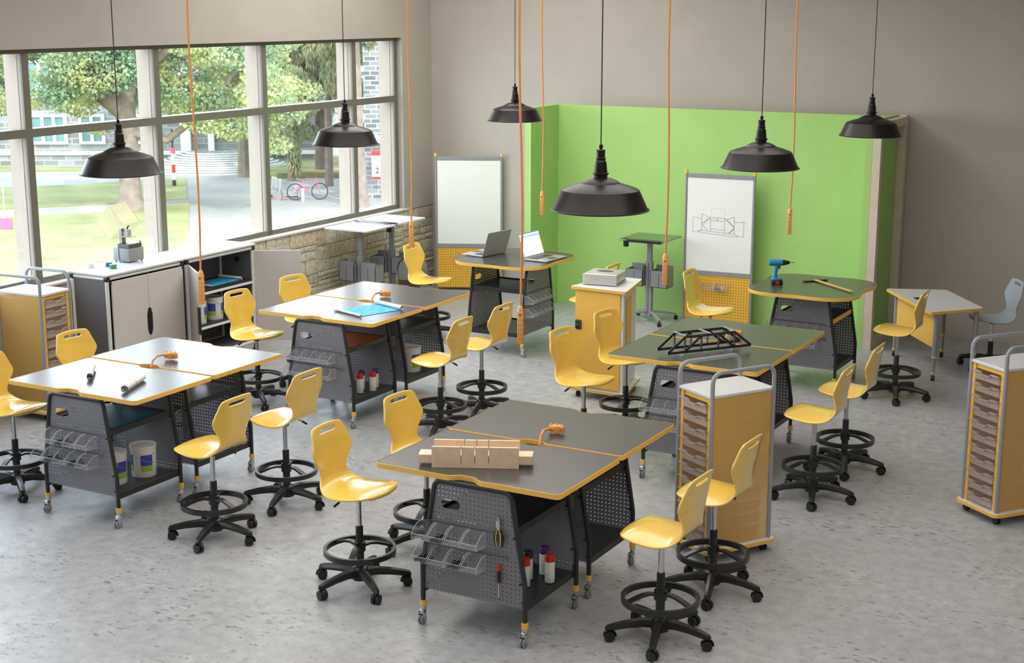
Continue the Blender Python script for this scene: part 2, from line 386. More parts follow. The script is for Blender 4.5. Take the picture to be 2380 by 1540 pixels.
# ------------------------------------------------------------------ room shell
WX, WY, CZ, RX, BY = -11.55, 18.2, 5.6, 4.2, -2.5
st = dict(kind='structure')
tag(mb('concrete').box(WX-.1, RX, BY, WY+.1, -.12, 0).build('floor'), 'mottled grey polished concrete floor', **st)
tag(mb('ceiling').box(WX-.5, RX+.1, BY-.1, WY+.3, CZ, CZ+.15).build('ceiling'), 'pale painted ceiling', **st)
tag(mb('plaster').box(WX-.35, RX+.1, WY, WY+.15, -.1, CZ).build('wall_back'), 'plain warm grey plaster wall behind the green booth', **st)
tag(mb('plaster').box(RX, RX+.15, BY, WY, -.1, CZ).build('wall_right'), 'plain plaster wall', **st)
tag(mb('plaster').box(WX-.3, RX+.1, BY-.15, BY, -.1, CZ).build('wall_front'), 'plain plaster wall', **st)
W0, W1_, WZ0, WZ1 = 1.2, 17.437, 1.19, 3.59
wl = mb('plaster').box(WX-.12, WX, BY, WY, WZ1, CZ).box(WX-.12, WX, W1_, WY, 1.17, WZ1).box(WX-.12, WX, BY, W0, -.1, WZ1)
wl.use('mortar').box(WX-.12, WX-.03, W0, WY, -.1, 1.165)
wl.use('ext_white').box(WX-.32, WX-.12, BY, W0, -4, CZ).box(WX-.32, WX-.12, BY, WY, WZ1, CZ).box(WX-.32, WX-.12, BY, WY, -4, 1.17).box(WX-.32, WX-.12, W1_, WY, 1.17, WZ1)
wl = tag(wl.build('wall_left'), 'plaster wall with a long window band over a split-stone dado', **st)
# stones of the dado
rng = random.Random(3)
def stone_obj(y0, y1, z0, z1):
    b = MB().use('stone'); nx = 4; nz = 2; d = .004; vs = []
    proud = rng.uniform(-.004, .012)
    F = [[None]*(nz+1) for _ in range(nx+1)]
    for i in range(nx+1):
        for j in range(nz+1):
            e = i in (0, nx) or j in (0, nz)
            y = y0+d+(y1-y0-2*d)*i/nx; z = z0+d+(z1-z0-2*d)*j/nz
            if not (i in (0, nx)): y += rng.uniform(-.01, .01)
            x = WX-.004+proud+(rng.uniform(.0, .014) if not e else rng.uniform(-.008, .0))
            F[i][j] = b.b.verts.new((x, y, z))
    for i in range(nx):
        for j in range(nz): b.b.faces.new((F[i][j], F[i+1][j], F[i+1][j+1], F[i][j+1]))
    ring = [F[i][0] for i in range(nx+1)]+[F[nx][j] for j in range(1, nz+1)]+[F[i][nz] for i in range(nx-1, -1, -1)]+[F[0][j] for j in range(nz-1, 0, -1)]
    bk = [b.b.verts.new((WX-.04, v.co.y, v.co.z)) for v in ring]; n = len(ring)
    for i in range(n): b.b.faces.new((ring[i], bk[i], bk[(i+1) % n], ring[(i+1) % n]))
    return b.build('stone', wl, smooth=25)
cnt = 0
y = 9.35; band = 1.6
while y < 18.19:
    yb = min(y+rng.uniform(.75, 1.15), 18.2)
    if 18.2-yb < .4: yb = 18.2
    z = 0
    while z < 1.16:
        h = rng.choice((.06, .075, .09, .10, .12, .15, .19)); 
        if z+h > 1.08: h = 1.165-z
        yy = y; 
        while yy < yb-.01:
            w = rng.uniform(.18, .36) if h > .11 else rng.uniform(.24, .55)
            if yb-yy-w < .12: w = yb-yy
            if not (10.98 < (yy+w/2) < 13.1):
                stone_obj(yy, yy+w, z, z+h); cnt += 1
            yy += w
        z += h
    y = yb
print('stones', cnt)
tag(mb('white_paint').box(WX-.14, WX+.025, W0, W1_+.1, 1.165, 1.192, .004).build('trim_1'), 'white painted window ledge on top of the stone', **st)
# window
FX = -11.63
MY = [17.39, 16.39, 14.49, 12.59, 10.69, 8.79, 6.89, 4.99, 3.09, 1.25]
win = mb('mullion_in').box(FX-.04, FX, W0, W1_, 3.545, WZ1).box(FX-.04, FX, W0, W1_, 1.192, 1.252)
win = tag(win.build('window_1'), 'long curtain-wall window band with dark inner frame', **st)
for k in range(len(MY)):
    yy = MY[k]
    m = mb('mullion_in').box(FX-.025, FX, yy-.045, yy+.045, 1.2, 3.56).build('mullion', win)
    mb('mullion_out').box(FX-.26, FX-.026, yy-.04, yy+.04, 1.2, 3.56).use('rubber').box(FX-.075, FX-.068, yy-.042, yy+.042, 1.2, 3.56).build('mullion_fin', m)
    if k:
        y0, y1 = MY[k]+.045, MY[k-1]-.045
        m = mb('mullion_in').box(FX-.025, FX, y0, y1, 2.705, 2.79).build('transom', win)
        mb('mullion_out').box(FX-.20, FX-.026, y0, y1, 2.71, 2.785).build('transom_cap', m)
        mb('ext_white').box(FX-.27, FX-.041, y0, y1, 1.19, 1.215).build('outer_sill', win)
        mb('mullion_out').box(FX-.2, FX-.041, y0, y1, 3.55, 3.59).build('outer_head', win)
        for z0, z1 in ((1.2, 2.71), (2.785, 3.56)):
            mb('glass').box(FX-.072, FX-.066, y0, y1, z0, z1).build('window_pane', win)

# ------------------------------------------------------------------ green display booth
bt = empty('display_booth', (-7.0, 17.4, 0), 0, 'lime green three-sided booth standing against the back wall', 'booth')
def lb(o): o.parent = bt; o.matrix_parent_inverse = Matrix.Translation((7.0, -17.4, 0)); return o
lb(mb('green').box(-9.24, -4.80, 17.753, 17.83, 0, 2.72).build('back_panel'))
lb(mb('green').box(-9.33, -9.24, 16.97, 17.83, 0, 2.72).build('side_panel'))
lb(mb('green').box(-4.80, -4.72, 16.97, 18.17, 0, 2.72).build('side_panel'))
lb(mb('stud').box(-4.72, -4.62, 16.97, 17.06, 0, 2.72, .003).build('stud'))
lb(mb('stud').box(-4.72, -4.62, 18.05, 18.16, 0, 2.72, .003).build('stud'))
lb(mb('stud').box(-4.72, -4.62, 17.06, 18.05, 2.60, 2.70, .003).build('top_rail'))
lb(mb('stud').box(-4.72, -4.62, 17.06, 18.05, 0.0, .10, .003).build('bottom_rail'))
# ------------------------------------------------------------------ stools
def shell_mesh(matname):
    # centre line from seat front (t=0) to back top; x forward, z up, half width, edge curl
    prof = [(.240, .718, .150, 0), (.232, .738, .185, .0), (.19, .752, .222, -.014), (.12, .754, .248, -.026), (.03, .748, .258, -.032), (-.06, .743, .252, -.032), (-.14, .744, .228, -.024),
            (-.185, .758, .196, -.008), (-.210, .79, .158, .004), (-.220, .825, .142, .010), (-.226, .86, .150, .016), (-.232, .90, .176, .024), (-.238, .94, .205, .032), (-.244, .972, .225, .036), (-.248, .995, .228, .036), (-.252, 1.02, .221, .034),
            (-.257, 1.055, .206, .028), (-.263, 1.09, .194, .022), (-.266, 1.104, .190, .020), (-.270, 1.128, .182, .017), (-.274, 1.150, .174, .014), (-.277, 1.167, .160, .010)]
    us = [-1, -.93, -.72, -.5, -.27, 0, .27, .5, .72, .93, 1]
    b = MB().use(matname); G = []
    for (x, z, w, c) in prof:
        row = []
        for u in us:
            k = abs(u)**2.2
            onback = z > .80 and x < -.2
            dx = c*k if onback else 0
            dz = 0 if onback else c*k
            if z >= 1.15: dz = -.012*abs(u)**3
            fx = -.03*abs(u)**2 if x > .2 else 0
            row.append(b.b.verts.new((x+dx+fx, u*w, z+dz)))
        G.append(row)
    for i in range(len(prof)-1):
        for j in range(len(us)-1):
            if i == len(prof)-4 and 3 <= j <= 6: continue
            b.b.faces.new((G[i][j], G[i+1][j], G[i+1][j+1], G[i][j+1]))
    bmesh.ops.recalc_face_normals(b.b, faces=b.b.faces)
    me = bpy.data.meshes.new('seat_shell'); b.b.to_mesh(me); b.b.free(); me.materials.append(M[matname])
    o = bpy.data.objects.new('tmp', me); COL.objects.link(o)
    s = o.modifiers.new('s', 'SOLIDIFY'); s.thickness = .017; s.offset = 0
    s2 = o.modifiers.new('s2', 'SUBSURF'); s2.levels = 2; s2.render_levels = 2
    dg = bpy.context.evaluated_depsgraph_get(); me2 = bpy.data.meshes.new_from_object(o.evaluated_get(dg))
    bpy.data.objects.remove(o, do_unlink=True); me2.name = 'seat_shell'; me2.shade_smooth()
    return me2
def caster_mb(x, y, a, r=.034):
    b = mb('rubber'); dx, dy = -math.sin(a), math.cos(a)
    for s in (-1, 1):
        c = Vector((x+dx*s*.017, y+dy*s*.017, r)); d = Vector((dx, dy, 0))*.011
        b.cyl(c-d, c+d, r, n=14)
        b.cyl(c-d*1.15, c+d*1.15, r*.55, n=10)
    b.use('black'); pts = [(x+math.cos(a)*r*1.12*math.cos(t), y+math.sin(a)*r*1.12*math.cos(t), r+r*1.12*math.sin(t)) for t in [R(k) for k in range(-10, 150, 20)]]
    b.tube(pts, .01, flat=(.012, .004)); b.cyl((x, y, r*1.5), (x, y, .09), .008, n=8)
    return b
def make_stool(shellmat='yellow', name='stool', tall=True, dz=0.):
    t = empty(name)
    sh = bpy.data.objects.new('seat_shell', shell_mesh(shellmat)); COL.objects.link(sh); sh.parent = t; sh.location = (0, 0, dz)
    H = dz
    mb('black').lathe([(.034, .665), (.05, .70), (.06, .725), (.02, .73)], 16, (0, 0, H), cap0=True).box(-.10, .09, -.055, .055, .722+H, .74+H, .004).build('seat_mount', t)
    mb('chrome').cyl((0, 0, .44+H), (0, 0, .70+H), .0185, n=16).build('gas_cylinder', t)
    mb('black').lathe([(.03, .06), (.03, .30), (.027, .31), (.027, .455+H), (.024, .46+H), (.018, .46+H)], 16, cap0=True).build('cylinder_sleeve', t)
    l = mb('black').tube([(.02, -.05, .705+H), (-.02, -.12, .695+H), (-.06, -.17, .66+H)], .004, 6).cyl((-.05, -.16, .668+H), (-.075, -.19, .64+H), .009, n=8).build('height_lever', t)
    if tall:
        b = mb('black'); pts = [(.245*math.cos(R(a)), .245*math.sin(R(a)), .28) for a in range(0, 360, 10)]
        b.tube(pts, .01, closed=True, flat=(.011, .019))
        b.lathe([(.031, .27), (.042, .275), (.042, .34), (.031, .345)], 16)
        for a in (55, 125, 195, 265, 335) if False else (50, 170, 290):
            c, s_ = math.cos(R(a)), math.sin(R(a))
            b.tube([(c*r, s_*r, z) for r, z in ((.035, .315), (.08, .325), (.13, .318), (.18, .302), (.236, .282))], .01, flat=(.020, .008))
        b.build('foot_ring', t)
    b = mb('black').lathe([(.02, .06), (.058, .065), (.062, .10), (.058, .148), (.045, .158), (.03, .16)], 20, cap0=True)
    L = .33
    for k in range(5):
        a = R(180+72*k); c, s_ = math.cos(a), math.sin(a)
        P = [(c*r, s_*r, z) for r, z in ((.04, .115), (.12, .122), (.22, .112), (.30, .098), (L+.008, .090), (L+.024, .078))]
        b.tube(P, .02, 8, rads=[.037, .034, .029, .026, .023, .012])
    b.build('star_base', t)
    for k in range(5):
        a = R(180+72*k); caster_mb(L*math.cos(a), L*math.sin(a), a+R(35+50*k)).build('caster', t)
    return t
stool = make_stool(); tag(stool, cat='stool')
SG = 'yellow shell drafting stools with foot rings'
spots = [((-9.45, 8.29), 0, 'yellow stool at the left edge of the photo, left of the rolled-paper bench'),
 ((-9.49, 9.27), -5, 'yellow stool between the rear front-left bench and the left tray cart'),
 ((-7.25, 8.24), 180, 'yellow stool seen from behind, right of the bench with two rolled papers'),
 ((-7.27, 9.16), 178, 'yellow stool with pale-lit seat, right of the bench behind the rolled papers'),
 ((-9.47, 11.52), -5, 'yellow stool in front of the open white storage cabinet'),
 ((-9.50, 12.45), -12, 'yellow stool against the open cabinet door, left of the rear blueprint bench'),
 ((-7.24, 11.50), 180, 'yellow stool seen from behind, nearer of two right of the blueprint benches'),
 ((-7.24, 12.28), 178, 'yellow stool seen from behind, farther of two right of the blueprint benches'),
 ((-9.57, 14.98), 0, 'yellow stool left of the laptop table, in the stone wall corner'),
 ((-5.70, 7.97), 0, 'yellow stool standing fully in view left of the mitre box bench'),
 ((-5.72, 8.88), -6, 'yellow stool behind the mitre box bench, seat hidden by the tabletop'),
 ((-3.505, 8.20), 178, 'nearest yellow stool at bottom right, right of the mitre box bench'),
 ((-3.505, 9.11), 178, 'yellow stool standing just before the translucent yellow tray cart'),
 ((-5.71, 11.50), -10, 'yellow stool left of the truss bridge bench, nearer one'),
 ((-5.72, 12.42), -12, 'yellow stool left of the truss bridge bench, nearer the white locker'),
 ((-5.87, 14.94), 0, 'yellow stool in front of the whiteboard with the bridge sketch'),
 ((-3.53, 11.40), 180, 'yellow stool right of the truss bridge bench, nearer of the overlapping two'),
 ((-3.53, 12.30), 180, 'yellow stool right of the truss bridge bench, farther of the overlapping two'),
 ((-3.79, 14.95), 180, 'yellow stool seen side-on in front of the angled white desk'),
 ((-7.29, 14.87), 180, 'yellow stool mostly hidden behind the white locker, only its back top showing')]
for i, (p, rz, lab) in enumerate(spots): place(stool, i, (p[0], p[1], 0), rz, lab, SG)
gs = make_stool('grey_shell', 'desk_chair', False, -.15)
gs.location = (-3.20, 16.78, 0); gs.rotation_euler = (0, 0, R(212)); tag(gs, 'light grey shell desk chair on a black star base behind the angled desk', 'chair')

# ------------------------------------------------------------------ workbenches
def notched(x0, x1, y0, y1, r=.035):
    P = []
    def edge(a, b, y, s):
        xs = [a+(b-a)*i/16 for i in range(17)]
        return xs
    c = (x0+x1)/2; hw, dp = .135, .048
    def ny(x):
        d = abs(x-c)/hw
        return 0 if d >= 1 else dp*(.5+.5*math.cos(math.pi*min(1, max(0, (d-.25)/.75))))
    P += [(x1-r+r*math.cos(R(a)), y0+r+r*math.sin(R(a))) for a in range(-90, 1, 18)]
    P += [(x1-r+r*math.cos(R(a)), y1-r+r*math.sin(R(a))) for a in range(0, 91, 18)]
    P += [(c+hw-2*hw*i/22, y1-ny(c+hw-2*hw*i/22)) for i in range(23)]
    P += [(x0+r+r*math.cos(R(a)), y1-r+r*math.sin(R(a))) for a in range(90, 181, 18)]
    P += [(x0+r+r*math.cos(R(a)), y0+r+r*math.sin(R(a))) for a in range(180, 271, 18)]
    P += [(c-hw+2*hw*i/22, y0+ny(c-hw+2*hw*i/22)) for i in range(23)]
    return P
def clover(cx, cy):
    P = []
    for k in range(120):
        a = 2*math.pi*k/120; r = .665+.075*math.cos(4*(a-R(45)))-.03*math.cos(2*a)
        P.append((cx+r*math.cos(a), cy+r*math.sin(a)))
    return P
def inset(P, d):
    out = []; n = len(P)
    for i in range(n):
        a, b, c = Vector(P[i-1]), Vector(P[i]), Vector(P[(i+1) % n])
        t = (c-a); 
        if t.length < 1e-9: out.append(tuple(b)); continue
        t.normalize(); out.append((b.x-t.y*d, b.y+t.x*d))
    return out
def make_bench(name, outline, shelf_edge='black_metal'):
    t = empty(name)
    top = mb('dark_top').prism(inset(outline, .0015), 1.03, 1.0605).build('tabletop', t, smooth=20)
    # edge band: ring
    b = mb('yellow_edge'); o = outline; i_ = inset(outline, .0025); n = len(o)
    rings = [[b.b.verts.new((p[0], p[1], z)) for p in q] for q, z in ((i_, 1.0275), (o, 1.0275), (o, 1.061), (i_, 1.0625))]
    for A, B in zip(rings, rings[1:]+rings[:1]):
        for k in range(n): b.b.faces.new((A[k], A[(k+1) % n], B[(k+1) % n], B[k]))
    b.use('yellow_edge'); b.build('edge_band', t, smooth=40)
    for s in (-1, 1):
        y = s*.36
        pts = [(-.385, y, .13), (-.385, y, .40), (-.381, y, .43)]
        pts += [(-.381+(.381-.292)*k/6, y, .43+(.955-.43)*k/6) for k in range(1, 7)]
        pts += [(-.284, y, .985), (-.268, y, 1.005), (-.245, y, 1.013)]
        pts += [(-p[0], p[1], p[2]) for p in reversed(pts)]
        mb('black_metal').tube(pts, .017, 10).build('end_frame', t)
        q = [(-.37, .25), (.37, .25), (.37, .42), (.285, .96), (.27, .99), (.245, 1.0), (-.245, 1.0), (-.27, .99), (-.285, .96), (-.37, .42)]
        pl = MB().use('peg'); vs = [pl.b.verts.new((p[0], y+s*.0, p[1])) for p in q]; pl.b.faces.new(vs); pl.build('perforated_panel', t)
        m = mb('black_metal')
        for xx, zz in ((-.355, .42), (.355, .42), (.31, .72), (-.31, .72), (-.372, .3), (.372, .3)): m.cyl((xx, y-.020, zz), (xx, y+.020, zz), .006, n=8)
        m.build('bolts', t)
        for x in (-.385, .385):
            c = mb('yellow_edge').cyl((x, y, .125), (x, y, .165), .023, n=14)
            c = c.build('leg_collar', t)
            w = mb('chrome').cyl((x, y, .10), (x, y, .126), .02, n=12).box(x-.016, x+.016, y-.030, y+.012, .07, .102, .004)
            w.use('grey_plastic')
            for k in (-1, 1): w.cyl((x+k*.006, y-.016, .032), (x+k*.016, y-.016, .032), .032, n=16)
            w.use('chrome').cyl((x-.020, y-.016, .032), (x+.020, y-.016, .032), .009, n=10)
            for k in (-1, 1): w.box(x+k*.020-.002, x+k*.020+.002, y-.03, y+.004, .03, .09, .001)
            w.build('caster', t)
    mb('black_metal').box(-.322, .322, -.35, .35, .765, .772).use(shelf_edge).box(.316, .324, -.35, .35, .735, .785, .002).box(-.324, -.316, -.35, .35, .735, .785, .002).build('upper_shelf', t)
    mb('black_metal').box(-.375, .375, -.35, .35, .255, .263).box(.368, .378, -.35, .35, .225, .275, .002).box(-.378, -.368, -.35, .35, .225, .275, .002).build('lower_shelf', t)
    mb('black_metal').box(-.25, .25, -.34, .34, 1.0, 1.029).build('top_support', t)
    return t
TX, TY = -.06, .08
rect = make_bench('workbench', notched(TX-.69, TX+.69, TY-.452, TY+.452)); tag(rect, cat='workbench')
benches = {'W1a': ((-4.595, 8.03), 'dark-topped yellow-edged workbench at front centre carrying the wooden mitre box'),
 'W1b': ((-4.600, 8.955), 'dark-topped yellow-edged workbench butted behind the mitre box bench'),
 'W2a': ((-8.44, 8.40), 'yellow-edged workbench at front left carrying two rolled papers'),
 'W2b': ((-8.45, 9.325), 'yellow-edged workbench butted behind the one with the rolled papers'),
 'W3a': ((-8.455, 11.60), 'yellow-edged workbench carrying the unrolled blueprint'),
 'W3b': ((-8.455, 12.525), 'yellow-edged workbench butted behind the blueprint bench'),
 'W4a': ((-4.605, 11.58), 'dark workbench carrying the black truss bridge model'),
 'W4b': ((-4.605, 12.505), 'dark workbench butted behind the truss bridge bench')}
for i, (k, (p, lab)) in enumerate(benches.items()): place(rect, i, (p[0], p[1], 0), 0, lab, 'rectangular yellow-edged workbenches')
clv = make_bench('clover_table', clover(0, 0)); tag(clv, cat='table')
for ch in clv.children:
    if ch.name.startswith(('tabletop', 'edge_band')): ch.rotation_euler = (0, 0, R(-90)); ch.location = (.21, .06, 0)
t6 = copy_tree(clv)
clv.location = (-8.44, 15.02, 0); clv.rotation_euler = (0, 0, R(90)); tag(clv, 'clover-shaped dark table with yellow edge carrying two laptops', None, 'clover-shaped tables')
t6.location = (-4.78, 15.17, 0); tag(t6, 'clover-shaped dark table with yellow edge carrying the blue drill', None, 'clover-shaped tables')
for ch in t6.children:
    if ch.name.startswith(('tabletop', 'edge_band')): ch.rotation_euler = (0, 0, 0); ch.location = (-.02, .03, 0)
    if ch.name.startswith('upper_shelf'):
        ch.data = ch.data.copy(); ch.data.materials.append(M['yellow_edge'])
        mb('yellow_edge').box(.3245, .327, -.35, .35, .735, .785).build('shelf_edge_strip', t6)

# ------------------------------------------------------------------ clear parts bins
def bin_mesh():
    b = mb('bin_clear'); w, d, h = .056, .12, .10
    # back at y=0, front at y=-d ; front low
    P = dict(a=(-w, 0, 0), b=(w, 0, 0), c=(w, 0, h), d=(-w, 0, h), e=(-w, -d, .008), f=(w, -d, .008), g=(w, -d, .045), h=(-w, -d, .045), i=(w, -d*.45, .094), j=(-w, -d*.45, .094), k=(-w, -.0, .0))
    b.quad(P['a'], P['b'], P['c'], P['d']); b.quad(P['a'], P['b'], P['f'], P['e']); b.quad(P['e'], P['f'], P['g'], P['h'])
    for s in ('b f g i c', 'a e h j d'):
        b.quad(*[P[x] for x in s.split()])
    b.use('bin_edge'); r = .0022
    for s in (('c', 'i', 'g', 'f'), ('d', 'j', 'h', 'e')): b.tube([P[x] for x in s], r, 5)
    b.tube([P['g'], P['h']], r, 5); b.tube([P['b'], P['f']], .0012, 4); b.tube([P['a'], P['e']], .0012, 4); b.tube([P['c'], P['b']], .0012, 4)
    return b.mesh('parts_bin', 0)
BINME = bin_mesh()
def screws_mesh():
    b = mb('knurl'); r = random.Random(5)
    for k in range(130):
        x, y = r.uniform(-.044, .044), r.uniform(-.105, -.012); z = .008+.045*(1-abs(x)/.06)*r.uniform(.1, 1)
        a = r.uniform(0, 6.3); dx, dy, dz = math.cos(a)*.008, math.sin(a)*.008, r.uniform(-.004, .004)
        b.cyl((x-dx, y-dy, z-dz), (x+dx, y+dy, z+dz), .0055, n=5)
    return b.mesh('screws', 0)
SCRME = screws_mesh()
ORD = ['first', 'second', 'third', 'fourth', 'fifth']
def bins(bench_loc, rz, n, desc, x0=-.315, filled=(), pitch=.112):
    for row, zz in enumerate((.63, .475)):
        mz = zz+.10
        for i in range(n):
            ca, sa = math.cos(R(rz)), math.sin(R(rz)); lx, ly = x0+pitch*i, -.380
            o = bpy.data.objects.new('parts_bin', BINME); COL.objects.link(o)
            o.location = (bench_loc[0]+ca*lx-sa*ly, bench_loc[1]+sa*lx+ca*ly, zz); o.rotation_euler = (0, 0, R(rz))
            f = (row, i) in filled
            tag(o, '%s clear parts bin from left, %s row, %s%s' % (ORD[i], 'upper' if row == 0 else 'lower', desc, ', black screws' if f else ''), 'bin', 'clear parts bins hung on perforated panels')
            if f:
                s = bpy.data.objects.new('black_screws', SCRME); COL.objects.link(s); s.parent = o; tag(s, kind='stuff')
def rail(parent_bench):
    for zz in (.735, .58):
        b = mb('dark_grey').box(-.34, .27, -.3805, -.377, zz, zz+.008).box(.262, .27, -.3805, -.377, zz-.018, zz)
        b.build('bin_rail', parent_bench)
BO = {o.get('label'): o for o in bpy.data.objects if o.get('category') in ('workbench', 'table')}
B_ = {k: BO[v[1]] for k, v in benches.items()}; B_['T5'] = clv; B_['T6'] = t6
for k in ('W1a', 'W2a', 'W3a', 'W4a', 'T5', 'T6', 'W2b', 'W3b', 'W1b'): rail(B_[k])
bins((-4.595, 8.03), 0, 4, 'front of the mitre box bench', -.325, ((0, 1), (1, 0), (1, 2)), .125)
bins((-8.44, 8.40), 0, 5, 'front of the rolled-paper bench', -.345, ((0, 2), (1, 1), (1, 3)), .125)
bins((-8.455, 11.60), 0, 5, 'front of the blueprint bench')
bins((-4.605, 11.58), 0, 5, 'front of the truss bridge bench')
bins((-8.44, 15.02), 90, 5, 'front of the laptop table')
bins((-4.78, 15.17), 0, 5, 'front of the drill table')
for kk, ds in (('W2b', 'behind the rolled-paper bench'), ('W3b', 'behind the blueprint bench'), ('W1b', 'behind the mitre box bench')):
    bins(B_[kk].location, 0, 2, ds, .10)

# ------------------------------------------------------------------ tray carts
def make_cart():
    t = empty('tray_cart'); L, W = .28, .20
    mb('white_top').box(-L-.012, L+.012, -W-.0, W+.0, 1.245, 1.268, .003).build('top_panel', t)
    q = roundrect(-L-.045, L+.045, -W-.05, W+.05, .05)
    mb('white_top').prism(inset(q, .002), .075, .1005).build('base_board', t)
    b = mb('yellow_edge'); n = len(q); i_ = inset(q, .003)
    rs = [[b.b.verts.new((p[0], p[1], z)) for p in u] for u, z in ((i_, .072), (q, .072), (q, .099), (i_, .102))]
    for A, B in zip(rs, rs[1:]+rs[:1]):
        for k in range(n): b.b.faces.new((A[k], A[(k+1) % n], B[(k+1) % n], B[k]))
    b.use('yellow_edge').build('base_edge', t, smooth=40)
    for s in (-1, 1):
        y = s*(W+.0); pts = [(-L, y, .10), (-L, y, 1.36)] + [(-L+.075-.075*math.cos(R(a)), y, 1.36+.075*math.sin(R(a))) for a in range(15, 91, 15)]
        pts += [(-p[0], p[1], p[2]) for p in reversed(pts)]
        mb('grey_metal').tube(pts, .0165, 10).build('handle_frame', t)
        mb('yellow_clear').box(-L+.012, L-.012, s*(W-.006)-.003, s*(W-.006)+.003, .102, 1.243).build('side_panel', t)
        for x in (-L+.03, L-.03):
            w = mb('rubber')
            for k in (-.012, .012): w.cyl((x-.006+k, s*(W-.02), .028), (x+.006+k, s*(W-.02), .028), .028, n=14)
            w.use('black').box(x-.012, x+.012, s*(W-.02)-.012, s*(W-.02)+.012, .04, .074, .003).build('caster', t)
    mb('yellow_panel').box(-L, -L+.025, -W+.014, -W+.05, .102, 1.243).box(-L, -L+.025, W-.05, W-.014, .102, 1.243).box(-L+.01, -L+.03, -W+.05, W-.05, 1.205, 1.243).build('runner_post', t)
    b0 = mb('tray_clear'); w = W-.055
    # open tray, local z=0 bottom
    x0, x1, h = -L-.01, L-.04, .072
    f = [(-w, x0), (w, x0), (w, x1), (-w, x1)]
    b0.quad(*[(x, y, 0) for y, x in ((-w+.008, x0+.012), (w-.008, x0+.012), (w-.008, x1), (-w+.008, x1))])
    b0.quad((x0+.012, -w+.008, 0), (x1, -w+.008, 0), (x1, -w, h), (x0, -w, h)); b0.quad((x0+.012, w-.008, 0), (x1, w-.008, 0), (x1, w, h), (x0, w, h))
    b0.quad((x1, -w+.008, 0), (x1, w-.008, 0), (x1, w, h), (x1, -w, h))
    b0.quad((x0+.012, -w+.008, 0), (x0+.012, w-.008, 0), (x0, w, h*.9), (x0, w*.45, h*.9), (x0, w*.3, h*.66), (x0, -w*.3, h*.66), (x0, -w*.45, h*.9), (x0, -w, h*.9))
    b0.use('tray_lip')
    b0.tube([(x0-.012, -w-.004, h*.98), (x0-.012, -w*.45, h*.98), (x0-.014, -w*.3, h*.72), (x0-.014, w*.3, h*.72), (x0-.012, w*.45, h*.98), (x0-.012, w+.004, h*.98)], .004, flat=(.012, .004))
    b0.box(x0, x1, -w-.012, -w, h-.004, h).box(x0, x1, w, w+.012, h-.004, h)
    me = b0.mesh('tray', 0)
    n = 11
    for k in range(n):
        o = bpy.data.objects.new('tray', me); COL.objects.link(o); o.parent = t; o.location = (0, 0, .118+k*.1005)
        if k % 4 == 2: o.location.x = -.008
    return t
cart = make_cart(); tag(cart, cat='cart')
def cart_at(P0, ang, side, used, lab):
    u = Vector((math.cos(R(ang)), math.sin(R(ang)), 0)); v = Vector((-u.y, u.x, 0))
    c = Vector((P0[0], P0[1], 0))+u*.28+v*.20*side
    return place(cart, used, c, ang, lab, 'tall grey-framed tray carts')
cart_at((-3.735, 9.60), 58.5, 1, 0, 'tall tray cart with translucent yellow sides behind the two nearest right stools')
cart_at((-2.055, 11.47), 51.5, 1, 1, 'tall tray cart with eleven clear trays cut by the right edge of the photo')
cart_at((-10.86, 9.97), 183, -1, 1, 'tall yellow-sided tray cart under the window at the left edge')

